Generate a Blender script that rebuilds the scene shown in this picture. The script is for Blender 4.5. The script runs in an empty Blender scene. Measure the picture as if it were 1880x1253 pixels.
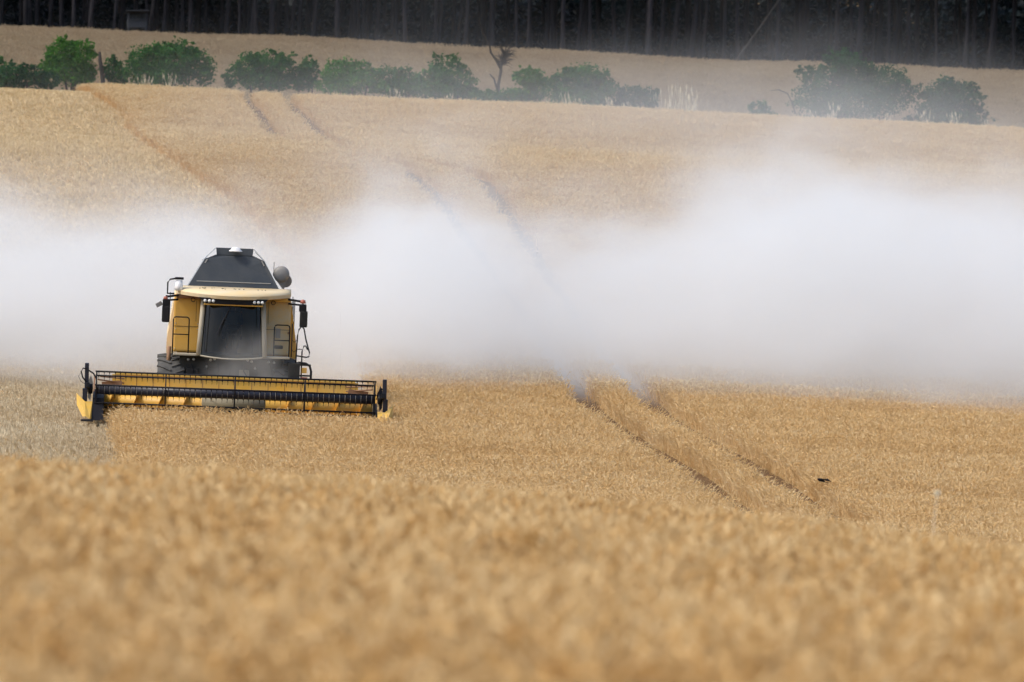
import bpy, bmesh, math, random
import numpy as np
from mathutils import Vector, Matrix, Euler

# ------------------------------------------------------------------ camera, sky, sun, exposure
SC = bpy.context.scene
COL = SC.collection
PX = 36.0 / 200.0 / 1880.0            # radians per photograph pixel with the 200 mm lens
ZC = 1.40                             # eye height above the ground where the photographer stands
HORIZON = 672.0                       # photograph row of the eye level

cam_d = bpy.data.cameras.new('camera')
cam_d.lens = 200.0
cam_d.sensor_width = 36.0
cam_d.clip_start = 0.5
cam_d.clip_end = 6000.0
cam_d.dof.use_dof = True
cam_d.dof.focus_distance = 140.0
cam_d.dof.aperture_fstop = 3.0
cam = bpy.data.objects.new('camera', cam_d)
COL.objects.link(cam)
cam.location = (0, 0, ZC)
cam.rotation_euler = (math.pi / 2 + (HORIZON - 626.5) * PX, 0, 0)
SC.camera = cam

SUN_ELEV, SUN_AZ = math.radians(50), math.radians(-112)   # azimuth from +Y (away from the camera) towards +X
world = bpy.data.worlds.new('World')
SC.world = world
world.use_nodes = True
wn = world.node_tree
bgn = wn.nodes['Background']
sky = wn.nodes.new('ShaderNodeTexSky')
sky.sky_type = 'NISHITA'
sky.sun_disc = False
sky.sun_elevation = SUN_ELEV
sky.sun_rotation = SUN_AZ
sky.dust_density = 3.0
sky.air_density = 1.0
wn.links.new(sky.outputs[0], bgn.inputs[0])
bgn.inputs[1].default_value = 0.15

sun_d = bpy.data.lights.new('sun', 'SUN')
sun_d.energy = 1.5
sun_d.angle = math.radians(12)
sun_d.color = (1.0, 0.94, 0.85)
sun = bpy.data.objects.new('sun', sun_d)
COL.objects.link(sun)
sd = Vector((math.sin(SUN_AZ) * math.cos(SUN_ELEV), math.cos(SUN_AZ) * math.cos(SUN_ELEV), math.sin(SUN_ELEV)))
sun.rotation_euler = sd.to_track_quat('Z', 'Y').to_euler()
sun.location = (-60, 100, 80)

SC.view_settings.view_transform = 'Standard'
SC.view_settings.look = 'None'
SC.view_settings.gamma = 1.0
SC.view_settings.use_curve_mapping = False
SC.view_settings.exposure = 0.6
SC.render.engine = 'CYCLES'
cy = SC.cycles
cy.use_denoising = True
try:
    cy.denoiser = 'OPENIMAGEDENOISE'
    cy.denoising_input_passes = 'RGB_ALBEDO_NORMAL'
except Exception:
    pass
cy.use_adaptive_sampling = True
cy.adaptive_threshold = 0.02
cy.max_bounces = 10
cy.diffuse_bounces = 3
cy.glossy_bounces = 3
cy.transmission_bounces = 4
cy.transparent_max_bounces = 12
cy.volume_bounces = 8
cy.volume_step_rate = 2.0
cy.volume_max_steps = 256
cy.sample_clamp_indirect = 8.0

RNG = np.random.default_rng(11)
random.seed(5)

# ------------------------------------------------------------------ helpers
def tag(o, label=None, cat=None, group=None, kind=None):
    if label: o['label'] = label
    if cat: o['category'] = cat
    if group: o['group'] = group
    if kind: o['kind'] = kind
    return o

def empty(name, loc=(0, 0, 0), rot=(0, 0, 0)):
    o = bpy.data.objects.new(name, None)
    o.empty_display_size = 0.3
    COL.objects.link(o)
    o.location = loc
    o.rotation_euler = rot
    return o

def mesh_np(name, verts, faces, mats=(), smooth=False):
    me = bpy.data.meshes.new(name)
    me.from_pydata([tuple(v) for v in verts], [], [tuple(f) for f in faces])
    for m in mats: me.materials.append(m)
    if smooth:
        me.polygons.foreach_set('use_smooth', [True] * len(me.polygons))
    me.update()
    return me

def quads_mesh(name, V, mats=(), nper=4, smooth=False):
    """V: (N, nper, 3) array, one polygon each, fast path."""
    n = V.shape[0]
    me = bpy.data.meshes.new(name)
    me.vertices.add(n * nper)
    me.vertices.foreach_set('co', V.reshape(-1).astype(np.float32))
    me.loops.add(n * nper)
    me.loops.foreach_set('vertex_index', np.arange(n * nper, dtype=np.int32))
    me.polygons.add(n)
    me.polygons.foreach_set('loop_start', np.arange(0, n * nper, nper, dtype=np.int32))
    for m in mats: me.materials.append(m)
    me.update(calc_edges=True)
    return me

def link(name, me, parent=None, loc=(0, 0, 0), rot=(0, 0, 0)):
    o = bpy.data.objects.new(name, me)
    COL.objects.link(o)
    o.location = loc
    o.rotation_euler = rot
    if parent is not None: o.parent = parent
    return o

class MB:
    """collects shapes of ONE part in a bmesh"""
    def __init__(self): self.bm = bmesh.new()
    def box(self, c, s, rot=None, bevel=0.0, taper=None):
        M = Matrix.Translation(c)
        if rot: M = M @ Euler(rot).to_matrix().to_4x4()
        r = bmesh.ops.create_cube(self.bm, size=1.0)
        vs = r['verts']
        for v in vs:
            v.co = Vector((v.co.x * s[0], v.co.y * s[1], v.co.z * s[2]))
            if taper and v.co.z > 0:
                v.co.x *= taper[0]; v.co.y *= taper[1]
        if bevel > 0:
            es = list({e for v in vs for e in v.link_edges})
            rr = bmesh.ops.bevel(self.bm, geom=es, offset=bevel, segments=2, affect='EDGES', profile=0.6)
            vs = list({v for f in rr['faces'] for v in f.verts} | {v for v in vs if v.is_valid})
        for v in vs: v.co = M @ v.co
        return self
    def tube(self, pts, r, n=8, cap=True, r2=None):
        pts = [Vector(p) for p in pts]
        rings = []
        up = Vector((0, 0, 1))
        for i, p in enumerate(pts):
            if i == 0: d = pts[1] - pts[0]
            elif i == len(pts) - 1: d = pts[-1] - pts[-2]
            else: d = (pts[i + 1] - pts[i]).normalized() + (pts[i] - pts[i - 1]).normalized()
            d.normalize()
            ref = up if abs(d.z) < 0.9 else Vector((1, 0, 0))
            a = d.cross(ref).normalized(); b = d.cross(a).normalized()
            if isinstance(r, (list, tuple)): rad = r[i]
            else: rad = r
            rings.append([self.bm.verts.new(p + (a * math.cos(t) + b * math.sin(t)) * rad)
                          for t in [2 * math.pi * k / n for k in range(n)]])
        for A, B in zip(rings[:-1], rings[1:]):
            for k in range(n):
                f = self.bm.faces.new((A[k], A[(k + 1) % n], B[(k + 1) % n], B[k])); f.smooth = n > 6
        if cap:
            self.bm.faces.new(rings[0][::-1]); self.bm.faces.new(rings[-1])
        return self
    def prism(self, poly, axis, a, b):
        """poly: list of 2-D points in the plane perpendicular to axis (0 x,1 y,2 z), from a to b"""
        def mk(p, t):
            if axis == 0: return Vector((t, p[0], p[1]))
            if axis == 1: return Vector((p[0], t, p[1]))
            return Vector((p[0], p[1], t))
        A = [self.bm.verts.new(mk(p, a)) for p in poly]
        B = [self.bm.verts.new(mk(p, b)) for p in poly]
        self.bm.faces.new(A); self.bm.faces.new(B[::-1])
        n = len(poly)
        for k in range(n): self.bm.faces.new((A[k], B[k], B[(k + 1) % n], A[(k + 1) % n]))
        return self
    def sheet(self, pts, t, nrm):
        """a plate: polygon of 3-D points with thickness t along nrm"""
        nrm = Vector(nrm).normalized() * t
        A = [self.bm.verts.new(Vector(p)) for p in pts]
        B = [self.bm.verts.new(Vector(p) + nrm) for p in pts]
        self.bm.faces.new(A); self.bm.faces.new(B[::-1])
        n = len(pts)
        for k in range(n): self.bm.faces.new((A[k], B[k], B[(k + 1) % n], A[(k + 1) % n]))
        return self
    def lathe(self, prof, c, axis=0, n=24, smooth=True):
        """prof: list of (radius, along)"""
        rings = []
        for r, t in prof:
            ring = []
            for k in range(n):
                a = 2 * math.pi * k / n
                u, w = r * math.cos(a), r * math.sin(a)
                if axis == 0: p = (t, u, w)
                elif axis == 1: p = (u, t, w)
                else: p = (u, w, t)
                ring.append(self.bm.verts.new(Vector(c) + Vector(p)))
            rings.append(ring)
        for A, B in zip(rings[:-1], rings[1:]):
            for k in range(n):
                f = self.bm.faces.new((A[k], A[(k + 1) % n], B[(k + 1) % n], B[k])); f.smooth = smooth
        if prof[0][0] > 1e-5: self.bm.faces.new(rings[0])
        if prof[-1][0] > 1e-5: self.bm.faces.new(rings[-1][::-1])
        return self
    def grid(self, fn, nu, nv, smooth=True):
        V = [[self.bm.verts.new(Vector(fn(i / nu, j / nv))) for j in range(nv + 1)] for i in range(nu + 1)]
        for i in range(nu):
            for j in range(nv):
                f = self.bm.faces.new((V[i][j], V[i + 1][j], V[i + 1][j + 1], V[i][j + 1])); f.smooth = smooth
        return self
    def build(self, name, mat, parent=None, loc=(0, 0, 0), rot=(0, 0, 0)):
        bmesh.ops.recalc_face_normals(self.bm, faces=self.bm.faces[:])
        me = bpy.data.meshes.new(name)
        self.bm.to_mesh(me); self.bm.free()
        for m in (mat if isinstance(mat, (list, tuple)) else [mat]): me.materials.append(m)
        return link(name, me, parent, loc, rot)

# ------------------------------------------------------------------ materials
def new_mat(name):
    m = bpy.data.materials.new(name); m.use_nodes = True
    nt = m.node_tree
    for n in list(nt.nodes): nt.nodes.remove(n)
    out = nt.nodes.new('ShaderNodeOutputMaterial')
    return m, nt, out

def N(nt, t, **kw):
    n = nt.nodes.new(t)
    for k, v in kw.items(): setattr(n, k, v)
    return n

def noise(nt, scale, detail=3, rough=0.55, coord='Object', vec=None):
    n = N(nt, 'ShaderNodeTexNoise')
    n.inputs['Scale'].default_value = scale
    n.inputs['Detail'].default_value = detail
    n.inputs['Roughness'].default_value = rough
    if vec is None:
        if coord == 'World':
            g = N(nt, 'ShaderNodeNewGeometry'); vec = g.outputs['Position']
        else:
            t = N(nt, 'ShaderNodeTexCoord'); vec = t.outputs[coord]
    nt.links.new(vec, n.inputs['Vector'])
    return n

def ramp(nt, fac, stops):
    r = N(nt, 'ShaderNodeValToRGB')
    el = r.color_ramp.elements
    while len(el) < len(stops): el.new(0.5)
    for e, (p, c) in zip(el, stops):
        e.position = p; e.color = (*c, 1) if len(c) == 3 else c
    nt.links.new(fac, r.inputs[0])
    return r

def mix(nt, fac, a, b, typ='MIX'):
    m = N(nt, 'ShaderNodeMix', data_type='RGBA', blend_type=typ)
    for sock, v in ((m.inputs[0], fac), (m.inputs[6], a), (m.inputs[7], b)):
        if hasattr(v, 'is_output'): nt.links.new(v, sock)
        elif isinstance(v, (int, float)): sock.default_value = v
        else: sock.default_value = (*v, 1)
    return m.outputs[2]

def painted(name, col, rough=0.45, metal=0.0, dust=0.35, dustcol=(0.42, 0.34, 0.22), scale=2.2, spec=0.5):
    """machine paint under an uneven coat of field dust"""
    m, nt, out = new_mat(name)
    b = N(nt, 'ShaderNodeBsdfPrincipled')
    n1 = noise(nt, scale, 5, 0.62)
    n2 = noise(nt, scale * 14, 3, 0.6)
    mm = N(nt, 'ShaderNodeMath', operation='MULTIPLY_ADD')
    nt.links.new(n2.outputs[0], mm.inputs[0]); mm.inputs[1].default_value = 0.35
    nt.links.new(n1.outputs[0], mm.inputs[2])
    r = ramp(nt, mm.outputs[0], [(0.42, (0, 0, 0)), (0.95, (1, 1, 1))])
    mu = N(nt, 'ShaderNodeMath', operation='MULTIPLY_ADD', use_clamp=True)
    nt.links.new(r.outputs[0], mu.inputs[0]); mu.inputs[1].default_value = min(1, dust * 1.3); mu.inputs[2].default_value = dust * 0.35
    c = mix(nt, mu.outputs[0], col, dustcol)
    nt.links.new(c, b.inputs['Base Color'])
    rr = N(nt, 'ShaderNodeMapRange'); nt.links.new(mu.outputs[0], rr.inputs[0])
    rr.inputs[3].default_value = rough; rr.inputs[4].default_value = min(0.95, rough + 0.4)
    nt.links.new(rr.outputs[0], b.inputs['Roughness'])
    b.inputs['Metallic'].default_value = metal
    b.inputs['Specular IOR Level'].default_value = spec
    bp = N(nt, 'ShaderNodeBump'); bp.inputs['Strength'].default_value = 0.06; bp.inputs['Distance'].default_value = 0.01
    nt.links.new(n1.outputs[0], bp.inputs['Height']); nt.links.new(bp.outputs[0], b.inputs['Normal'])
    nt.links.new(b.outputs[0], out.inputs[0])
    return m

M = {}
M['yellow'] = painted('machine_yellow', (0.74, 0.37, 0.02), 0.4, dust=0.28, dustcol=(0.52, 0.40, 0.2))
M['header_yellow'] = painted('header_yellow', (0.76, 0.42, 0.02), 0.45, dust=0.36, dustcol=(0.58, 0.44, 0.2))
M['auger_yellow'] = painted('auger_yellow', (0.76, 0.40, 0.012), 0.4, dust=0.3)
M['roof_cream'] = painted('roof_cream', (0.74, 0.52, 0.22), 0.5, dust=0.7, dustcol=(0.66, 0.56, 0.38))
M['pillar'] = painted('cab_pillar', (0.30, 0.28, 0.22), 0.5, dust=0.4)
M['black'] = painted('black_steel', (0.004, 0.005, 0.009), 0.55, dust=0.015, spec=0.18)
M['blue_black'] = painted('reel_tube_paint', (0.006, 0.010, 0.026), 0.38, dust=0.03, scale=4, spec=0.35)
M['dark'] = painted('dark_chassis', (0.008, 0.011, 0.015), 0.6, dust=0.05, spec=0.2)
M['slate'] = painted('tank_slate', (0.020, 0.029, 0.040), 0.5, dust=0.2, dustcol=(0.12, 0.12, 0.115), spec=0.35)
M['slate_pale'] = painted('tank_inner_metal', (0.55, 0.60, 0.64), 0.45, metal=0.0, dust=0.15)
M['rubber'] = painted('tyre_rubber', (0.028, 0.030, 0.033), 0.8, dust=0.35, dustcol=(0.16, 0.15, 0.13), scale=3)
M['steel'] = painted('bare_steel', (0.42, 0.44, 0.46), 0.35, metal=0.7, dust=0.2)
M['white'] = painted('white_plastic', (0.80, 0.81, 0.82), 0.4, dust=0.06)
M['red'] = painted('red_plastic', (0.35, 0.03, 0.02), 0.4, dust=0.3)
M['rust'] = painted('rusty_steel', (0.20, 0.075, 0.025), 0.7, dust=0.2)
M['interior'] = painted('cab_interior', (0.007, 0.009, 0.010), 0.8, dust=0.01, spec=0.15)
M['dull_steel'] = painted('dull_worn_steel', (0.15, 0.135, 0.09), 0.6, dust=0.3, dustcol=(0.3, 0.24, 0.13))
M['yellow_dusty'] = painted('dust_caked_yellow', (0.70, 0.38, 0.05), 0.5, dust=0.75, dustcol=(0.55, 0.46, 0.29))
M['silver_paint'] = painted('grey_paint', (0.2, 0.21, 0.22), 0.5, dust=0.3)

def glass_mat():
    m, nt, out = new_mat('tinted_cab_glass')
    tr = N(nt, 'ShaderNodeBsdfTransparent'); tr.inputs[0].default_value = (0.085, 0.115, 0.115, 1)
    gl = N(nt, 'ShaderNodeBsdfGlossy'); gl.inputs['Roughness'].default_value = 0.05; gl.inputs[0].default_value = (0.9, 0.95, 1, 1)
    df = N(nt, 'ShaderNodeBsdfDiffuse'); df.inputs[0].default_value = (0.32, 0.29, 0.23, 1)
    fr = N(nt, 'ShaderNodeFresnel'); fr.inputs[0].default_value = 1.3
    mx = N(nt, 'ShaderNodeMixShader'); nt.links.new(fr.outputs[0], mx.inputs[0]); nt.links.new(tr.outputs[0], mx.inputs[1]); nt.links.new(gl.outputs[0], mx.inputs[2])
    n1 = noise(nt, 2.5, 5, 0.6)
    r = ramp(nt, n1.outputs[0], [(0.35, (0.004, 0.004, 0.004)), (0.8, (0.05, 0.05, 0.05))])
    m2 = N(nt, 'ShaderNodeMixShader'); nt.links.new(r.outputs[0], m2.inputs[0]); nt.links.new(mx.outputs[0], m2.inputs[1]); nt.links.new(df.outputs[0], m2.inputs[2])
    nt.links.new(m2.outputs[0], out.inputs[0])
    return m
M['glass'] = glass_mat()

def lamp_mat():
    m, nt, out = new_mat('lamp_lens')
    b = N(nt, 'ShaderNodeBsdfPrincipled')
    n1 = noise(nt, 30, 2)
    r = ramp(nt, n1.outputs[0], [(0.3, (0.55, 0.56, 0.54)), (0.7, (0.8, 0.8, 0.77))])
    nt.links.new(r.outputs[0], b.inputs['Base Color']); b.inputs['Roughness'].default_value = 0.12
    nt.links.new(b.outputs[0], out.inputs[0])
    return m
M['lens'] = lamp_mat()

def straw_mat(name, stops, world_scale=0.18, trans=0.25, patch=0.22, vary=0.3, fine=0.0):
    m, nt, out = new_mat(name)
    at = N(nt, 'ShaderNodeAttribute', attribute_name='tint')
    oi = N(nt, 'ShaderNodeObjectInfo')
    wnz = noise(nt, world_scale, 4, 0.6, 'World')
    a1 = N(nt, 'ShaderNodeMath', operation='MULTIPLY_ADD'); nt.links.new(at.outputs['Fac'], a1.inputs[0]); a1.inputs[1].default_value = 0.55
    a2 = N(nt, 'ShaderNodeMath', operation='MULTIPLY'); nt.links.new(oi.outputs['Random'], a2.inputs[0]); a2.inputs[1].default_value = vary
    nt.links.new(a2.outputs[0], a1.inputs[2])
    a3 = N(nt, 'ShaderNodeMath', operation='MULTIPLY_ADD'); nt.links.new(wnz.outputs[0], a3.inputs[0]); a3.inputs[1].default_value = patch * 2; nt.links.new(a1.outputs[0], a3.inputs[2])
    wn2 = noise(nt, 2.2, 2, 0.5, 'World')
    a4 = N(nt, 'ShaderNodeMath', operation='SUBTRACT'); nt.links.new(wn2.outputs[0], a4.inputs[0]); a4.inputs[1].default_value = 0.5
    a5 = N(nt, 'ShaderNodeMath', operation='MULTIPLY_ADD'); nt.links.new(a4.outputs[0], a5.inputs[0]); a5.inputs[1].default_value = 0.5; nt.links.new(a3.outputs[0], a5.inputs[2])
    a6 = N(nt, 'ShaderNodeMath', operation='SUBTRACT'); nt.links.new(a5.outputs[0], a6.inputs[0]); a6.inputs[1].default_value = 0.04
    r = ramp(nt, a6.outputs[0], stops)
    d = N(nt, 'ShaderNodeBsdfPrincipled'); nt.links.new(r.outputs[0], d.inputs['Base Color']); d.inputs['Roughness'].default_value = 0.6
    d.inputs['Specular IOR Level'].default_value = 0.15
    t = N(nt, 'ShaderNodeBsdfTranslucent'); nt.links.new(r.outputs[0], t.inputs[0])
    mx = N(nt, 'ShaderNodeMixShader'); mx.inputs[0].default_value = trans
    nt.links.new(d.outputs[0], mx.inputs[1]); nt.links.new(t.outputs[0], mx.inputs[2])
    nt.links.new(mx.outputs[0], out.inputs[0])
    return m

M['ear'] = straw_mat('ripe_ear', [(0.05, (0.46, 0.25, 0.08)), (0.4, (0.68, 0.45, 0.19)), (0.7, (0.77, 0.56, 0.28)), (1.0, (0.85, 0.70, 0.44))], trans=0.3)
M['near_ear'] = straw_mat('near_ear', [(0.15, (0.22, 0.095, 0.02)), (0.42, (0.50, 0.265, 0.075)), (0.68, (0.68, 0.43, 0.16)), (0.95, (0.82, 0.63, 0.34))], trans=0.3, vary=0.42, world_scale=0.5, patch=0.3)
M['near_stalk'] = straw_mat('near_straw', [(0.15, (0.18, 0.075, 0.018)), (0.5, (0.48, 0.27, 0.09)), (0.95, (0.74, 0.54, 0.27))], trans=0.2, vary=0.42, world_scale=0.5, patch=0.3)
M['stalk'] = straw_mat('ripe_straw', [(0.1, (0.52, 0.28, 0.09)), (0.5, (0.70, 0.48, 0.22)), (1.0, (0.82, 0.66, 0.40))], trans=0.3)
M['stubble'] = straw_mat('stubble_straw', [(0.2, (0.38, 0.235, 0.08)), (0.55, (0.60, 0.43, 0.19)), (0.95, (0.78, 0.63, 0.37))], patch=0.4)
M['hill_ear'] = straw_mat('hill_ear', [(0.1, (0.58, 0.39, 0.17)), (0.5, (0.75, 0.57, 0.29)), (1.0, (0.85, 0.71, 0.45))], world_scale=0.08, vary=0.16)
M['edge_stalk'] = straw_mat('orange_straw', [(0.1, (0.46, 0.23, 0.06)), (0.5, (0.62, 0.38, 0.13)), (1.0, (0.74, 0.53, 0.25))])
M['far_ear'] = straw_mat('far_field_ear', [(0.1, (0.21, 0.145, 0.08)), (0.5, (0.32, 0.235, 0.14)), (1.0, (0.42, 0.33, 0.21))], world_scale=0.06, patch=0.4)
M['stubble_grey'] = straw_mat('weathered_stubble', [(0.1, (0.34, 0.235, 0.12)), (0.5, (0.60, 0.48, 0.30)), (1.0, (0.76, 0.67, 0.49))], patch=0.3)
M['dry'] = straw_mat('dry_grass_blade', [(0.1, (0.5, 0.42, 0.25)), (1.0, (0.78, 0.72, 0.55))])

def ground_mat():
    m, nt, out = new_mat('straw_littered_soil')
    b = N(nt, 'ShaderNodeBsdfPrincipled')
    n1 = noise(nt, 0.35, 5, 0.6, 'World'); n2 = noise(nt, 9.0, 4, 0.65, 'World')
    c1 = ramp(nt, n2.outputs[0], [(0.3, (0.22, 0.14, 0.065)), (0.55, (0.44, 0.31, 0.15)), (0.8, (0.62, 0.47, 0.25))])
    c2 = ramp(nt, n1.outputs[0], [(0.3, (0.75, 0.75, 0.75)), (0.7, (1.1, 1.05, 1.0))])
    c = mix(nt, 1.0, c1.outputs[0], c2.outputs[0], 'MULTIPLY')
    nt.links.new(c, b.inputs['Base Color']); b.inputs['Roughness'].default_value = 0.95; b.inputs['Specular IOR Level'].default_value = 0.0
    bp = N(nt, 'ShaderNodeBump'); bp.inputs['Strength'].default_value = 0.7; bp.inputs['Distance'].default_value = 0.05
    nt.links.new(n2.outputs[0], bp.inputs['Height']); nt.links.new(bp.outputs[0], b.inputs['Normal'])
    nt.links.new(b.outputs[0], out.inputs[0])
    return m
M['ground'] = ground_mat()

def leaf_mat(name, stops, trans=0.3):
    m, nt, out = new_mat(name)
    at = N(nt, 'ShaderNodeAttribute', attribute_name='tint')
    r = ramp(nt, at.outputs['Fac'], stops)
    d = N(nt, 'ShaderNodeBsdfPrincipled'); nt.links.new(r.outputs[0], d.inputs['Base Color']); d.inputs['Roughness'].default_value = 0.5
    d.inputs['Specular IOR Level'].default_value = 0.08
    t = N(nt, 'ShaderNodeBsdfTranslucent'); nt.links.new(r.outputs[0], t.inputs[0])
    mx = N(nt, 'ShaderNodeMixShader'); mx.inputs[0].default_value = trans
    nt.links.new(d.outputs[0], mx.inputs[1]); nt.links.new(t.outputs[0], mx.inputs[2])
    nt.links.new(mx.outputs[0], out.inputs[0])
    return m
M['leaf_bright'] = leaf_mat('leaf_bright_green', [(0, (0.022, 0.09, 0.010)), (0.6, (0.055, 0.18, 0.02)), (1, (0.10, 0.24, 0.03))])
M['leaf_mid'] = leaf_mat('leaf_mid_green', [(0, (0.012, 0.06, 0.012)), (0.6, (0.03, 0.12, 0.02)), (1, (0.06, 0.175, 0.028))])
M['leaf_dark'] = leaf_mat('leaf_dark_green', [(0, (0.008, 0.042, 0.014)), (0.6, (0.02, 0.085, 0.024)), (1, (0.04, 0.13, 0.032))])
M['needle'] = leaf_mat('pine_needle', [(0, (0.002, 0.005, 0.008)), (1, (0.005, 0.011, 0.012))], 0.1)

def bark_mat(name, a, b_):
    m, nt, out = new_mat(name)
    b = N(nt, 'ShaderNodeBsdfPrincipled')
    tc = N(nt, 'ShaderNodeTexCoord'); mp = N(nt, 'ShaderNodeMapping'); mp.inputs['Scale'].default_value = (6, 6, 0.9)
    nt.links.new(tc.outputs['Object'], mp.inputs['Vector'])
    n1 = noise(nt, 1.0, 5, 0.65, vec=mp.outputs[0])
    oi = N(nt, 'ShaderNodeObjectInfo')
    r = ramp(nt, n1.outputs[0], [(0.3, a), (0.7, b_)])
    mr = N(nt, 'ShaderNodeMapRange'); nt.links.new(oi.outputs['Random'], mr.inputs[0]); mr.inputs[3].default_value = 0.45; mr.inputs[4].default_value = 1.3
    c = N(nt, 'ShaderNodeMix', data_type='RGBA', blend_type='MULTIPLY'); c.inputs[0].default_value = 1.0
    nt.links.new(r.outputs[0], c.inputs[6]); nt.links.new(mr.outputs[0], c.inputs[7])
    nt.links.new(c.outputs[2], b.inputs['Base Color']); b.inputs['Roughness'].default_value = 0.9; b.inputs['Specular IOR Level'].default_value = 0.05
    nt.links.new(b.outputs[0], out.inputs[0])
    return m
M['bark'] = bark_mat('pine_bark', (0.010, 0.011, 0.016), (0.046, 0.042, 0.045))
M['lean_bark'] = bark_mat('weathered_grey_bark', (0.035, 0.034, 0.034), (0.09, 0.086, 0.082))
M['deadwood'] = bark_mat('dead_wood', (0.03, 0.026, 0.024), (0.09, 0.078, 0.066))
M['seed_cream'] = painted('seed_cream', (0.78, 0.72, 0.56), 0.8, dust=0.0, spec=0.1)
M['hide_wood'] = painted('weathered_boards', (0.028, 0.036, 0.05), 0.9, dust=0.04, scale=5, spec=0.1)
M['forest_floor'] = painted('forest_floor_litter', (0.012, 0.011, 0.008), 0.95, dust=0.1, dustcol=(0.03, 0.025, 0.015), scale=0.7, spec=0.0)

# ------------------------------------------------------------------ terrain
CROP = 0.55
_PY = np.array([-200, -50, 0, 15, 30, 47, 60, 80, 100, 110, 120, 130, 140, 145, 155, 168, 180, 195, 210, 225, 235, 250, 262, 275, 285, 292, 300, 312, 330, 380, 432, 450, 485, 520, 700, 1200, 4000.])
_PZ = np.array([-2.0, -1.2, -.90, -.84, -.90, -1.07, -1.40, -2.1, -2.7, -2.72, -2.41, -1.88, -1.30, -1.05, -.58, .25, 1.35, 3.1, 5.0, 7.1, 8.4, 9.5, 10.3, 11.9, 13.0, 13.46, 13.6, 13.75, 14.75, 19.35, 24.1, 25.2, 27.5, 37.0, 46.0, 48.0, 48.0])
def _pchip_slopes(x, y):
    h = np.diff(x); d = np.diff(y) / h
    m = np.zeros_like(y); m[0] = d[0]; m[-1] = d[-1]
    for i in range(1, len(x) - 1):
        if d[i - 1] * d[i] > 0:
            w1 = 2 * h[i] + h[i - 1]; w2 = h[i] + 2 * h[i - 1]
            m[i] = (w1 + w2) / (w1 / d[i - 1] + w2 / d[i])
    return m
_PM = _pchip_slopes(_PY, _PZ)
def profile(y):
    y = np.clip(np.asarray(y, float), _PY[0], _PY[-1])
    i = np.clip(np.searchsorted(_PY, y) - 1, 0, len(_PY) - 2)
    h = _PY[i + 1] - _PY[i]; t = (y - _PY[i]) / h
    return ((2*t**3 - 3*t**2 + 1) * _PZ[i] + (t**3 - 2*t**2 + t) * h * _PM[i]
            + (-2*t**3 + 3*t**2) * _PZ[i + 1] + (t**3 - t**2) * h * _PM[i + 1])
def top_rel(x, y):
    """height of the crop's top above the eye"""
    x = np.asarray(x, float); y = np.asarray(y, float)
    c = np.interp(y, [0, 20, 47, 80, 110, 145, 200, 290, 430, 800], [.06, .075, .0885, .07, .045, .038, .045, .050, .049, .03])
    k = np.interp(y, [0, 47, 90, 130], [.003, .0059, .002, 0.0])
    xe = 70 * np.tanh(x / 70); xk = 22 * np.tanh(x / 22)
    w = 0.05 * np.sin(x * .31 + y * .11) * np.sin(y * .17 + 1.3) + 0.04 * np.sin(x * .13 - y * .07 + 2)
    return profile(y) - c * xe - k * xk ** 2 + w * np.clip((y - 60) / 60, 0.35, 1) * np.interp(y, [0, 250, 300], [1, 1, 1.6])
def ground_z(x, y):
    return top_rel(x, y) + ZC - CROP

def at(px, py, D):
    """a point of the place seen at photograph pixel (px, py) at distance D"""
    return Vector(((px - 940) * PX * D, D, ZC + (HORIZON - py) * PX * D))
def hit(px, py, d0=60, d1=440, n=3000):
    """where the sight line of a pixel meets the crop's top"""
    D = np.linspace(d0, d1, n)
    t = top_rel((px - 940) * PX * D, D) / D - (HORIZON - py) * PX
    k = np.argmax(t > 0) if (t > 0).any() else n - 1
    return ((px - 940) * PX * D[k], D[k])

# the ground sheet
ys = np.concatenate([np.arange(-120, 0, 20), np.arange(0, 110, 2.5), np.arange(110, 200, 1.0), np.arange(200, 320, 1.5), np.arange(320, 540, 4), [560, 600, 680, 800, 1000, 1300, 1800, 2600, 4000]])
xs = np.concatenate([[-2500, -1200, -600, -300, -180, -110, -80, -60], np.arange(-48, 48.1, 1.2), [60, 80, 110, 180, 300, 600, 1200, 2500]])
X, Y = np.meshgrid(xs, ys)
Z = ground_z(X, Y)
nx_, ny_ = len(xs), len(ys)
idx = np.arange(nx_ * ny_).reshape(ny_, nx_)
faces = np.stack([idx[:-1, :-1], idx[:-1, 1:], idx[1:, 1:], idx[1:, :-1]], -1).reshape(-1, 4)
gm = mesh_np('ground', np.stack([X, Y, Z], -1).reshape(-1, 3), faces, [M['ground']], True)
tag(link('ground', gm), kind='structure', label='rolling straw coloured farmland under the crop')

# ------------------------------------------------------------------ where the crop stands, where it is cut
EDGE = np.array([hit(*p, d0=140) for p in [(694, 690), (660, 620), (600, 520), (500, 405), (430, 345), (350, 290), (300, 266), (262, 235), (240, 208), (205, 175), (178, 158)]])
EDGE = EDGE[np.argsort(EDGE[:, 1])]
HEAD_R, HEAD_L, HEAD_Y = -3.15, -9.95, 139.5
def cut_limit(y):
    """x left of which the crop has been cut, at distance y"""
    back = np.interp(y, np.concatenate([[139.5], EDGE[:, 1], [EDGE[-1, 1] + 8]]), np.concatenate([[HEAD_R], EDGE[:, 0], [EDGE[-1, 0] - 1.5]]))
    back = np.where(y < 146, HEAD_R, back)
    back = np.where((y >= 146) & (y < 152), HEAD_R + (back - HEAD_R) * (y - 146) / 6, back)
    front = HEAD_L + 0.24 + (139.5 - y) * 0.085
    back = back + np.where(y > 150, .14*np.sin(y*.35) + .06*np.sin(y*1.1+1), 0)
    return np.where(y < HEAD_Y, front, back)
TRAM = []
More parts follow.
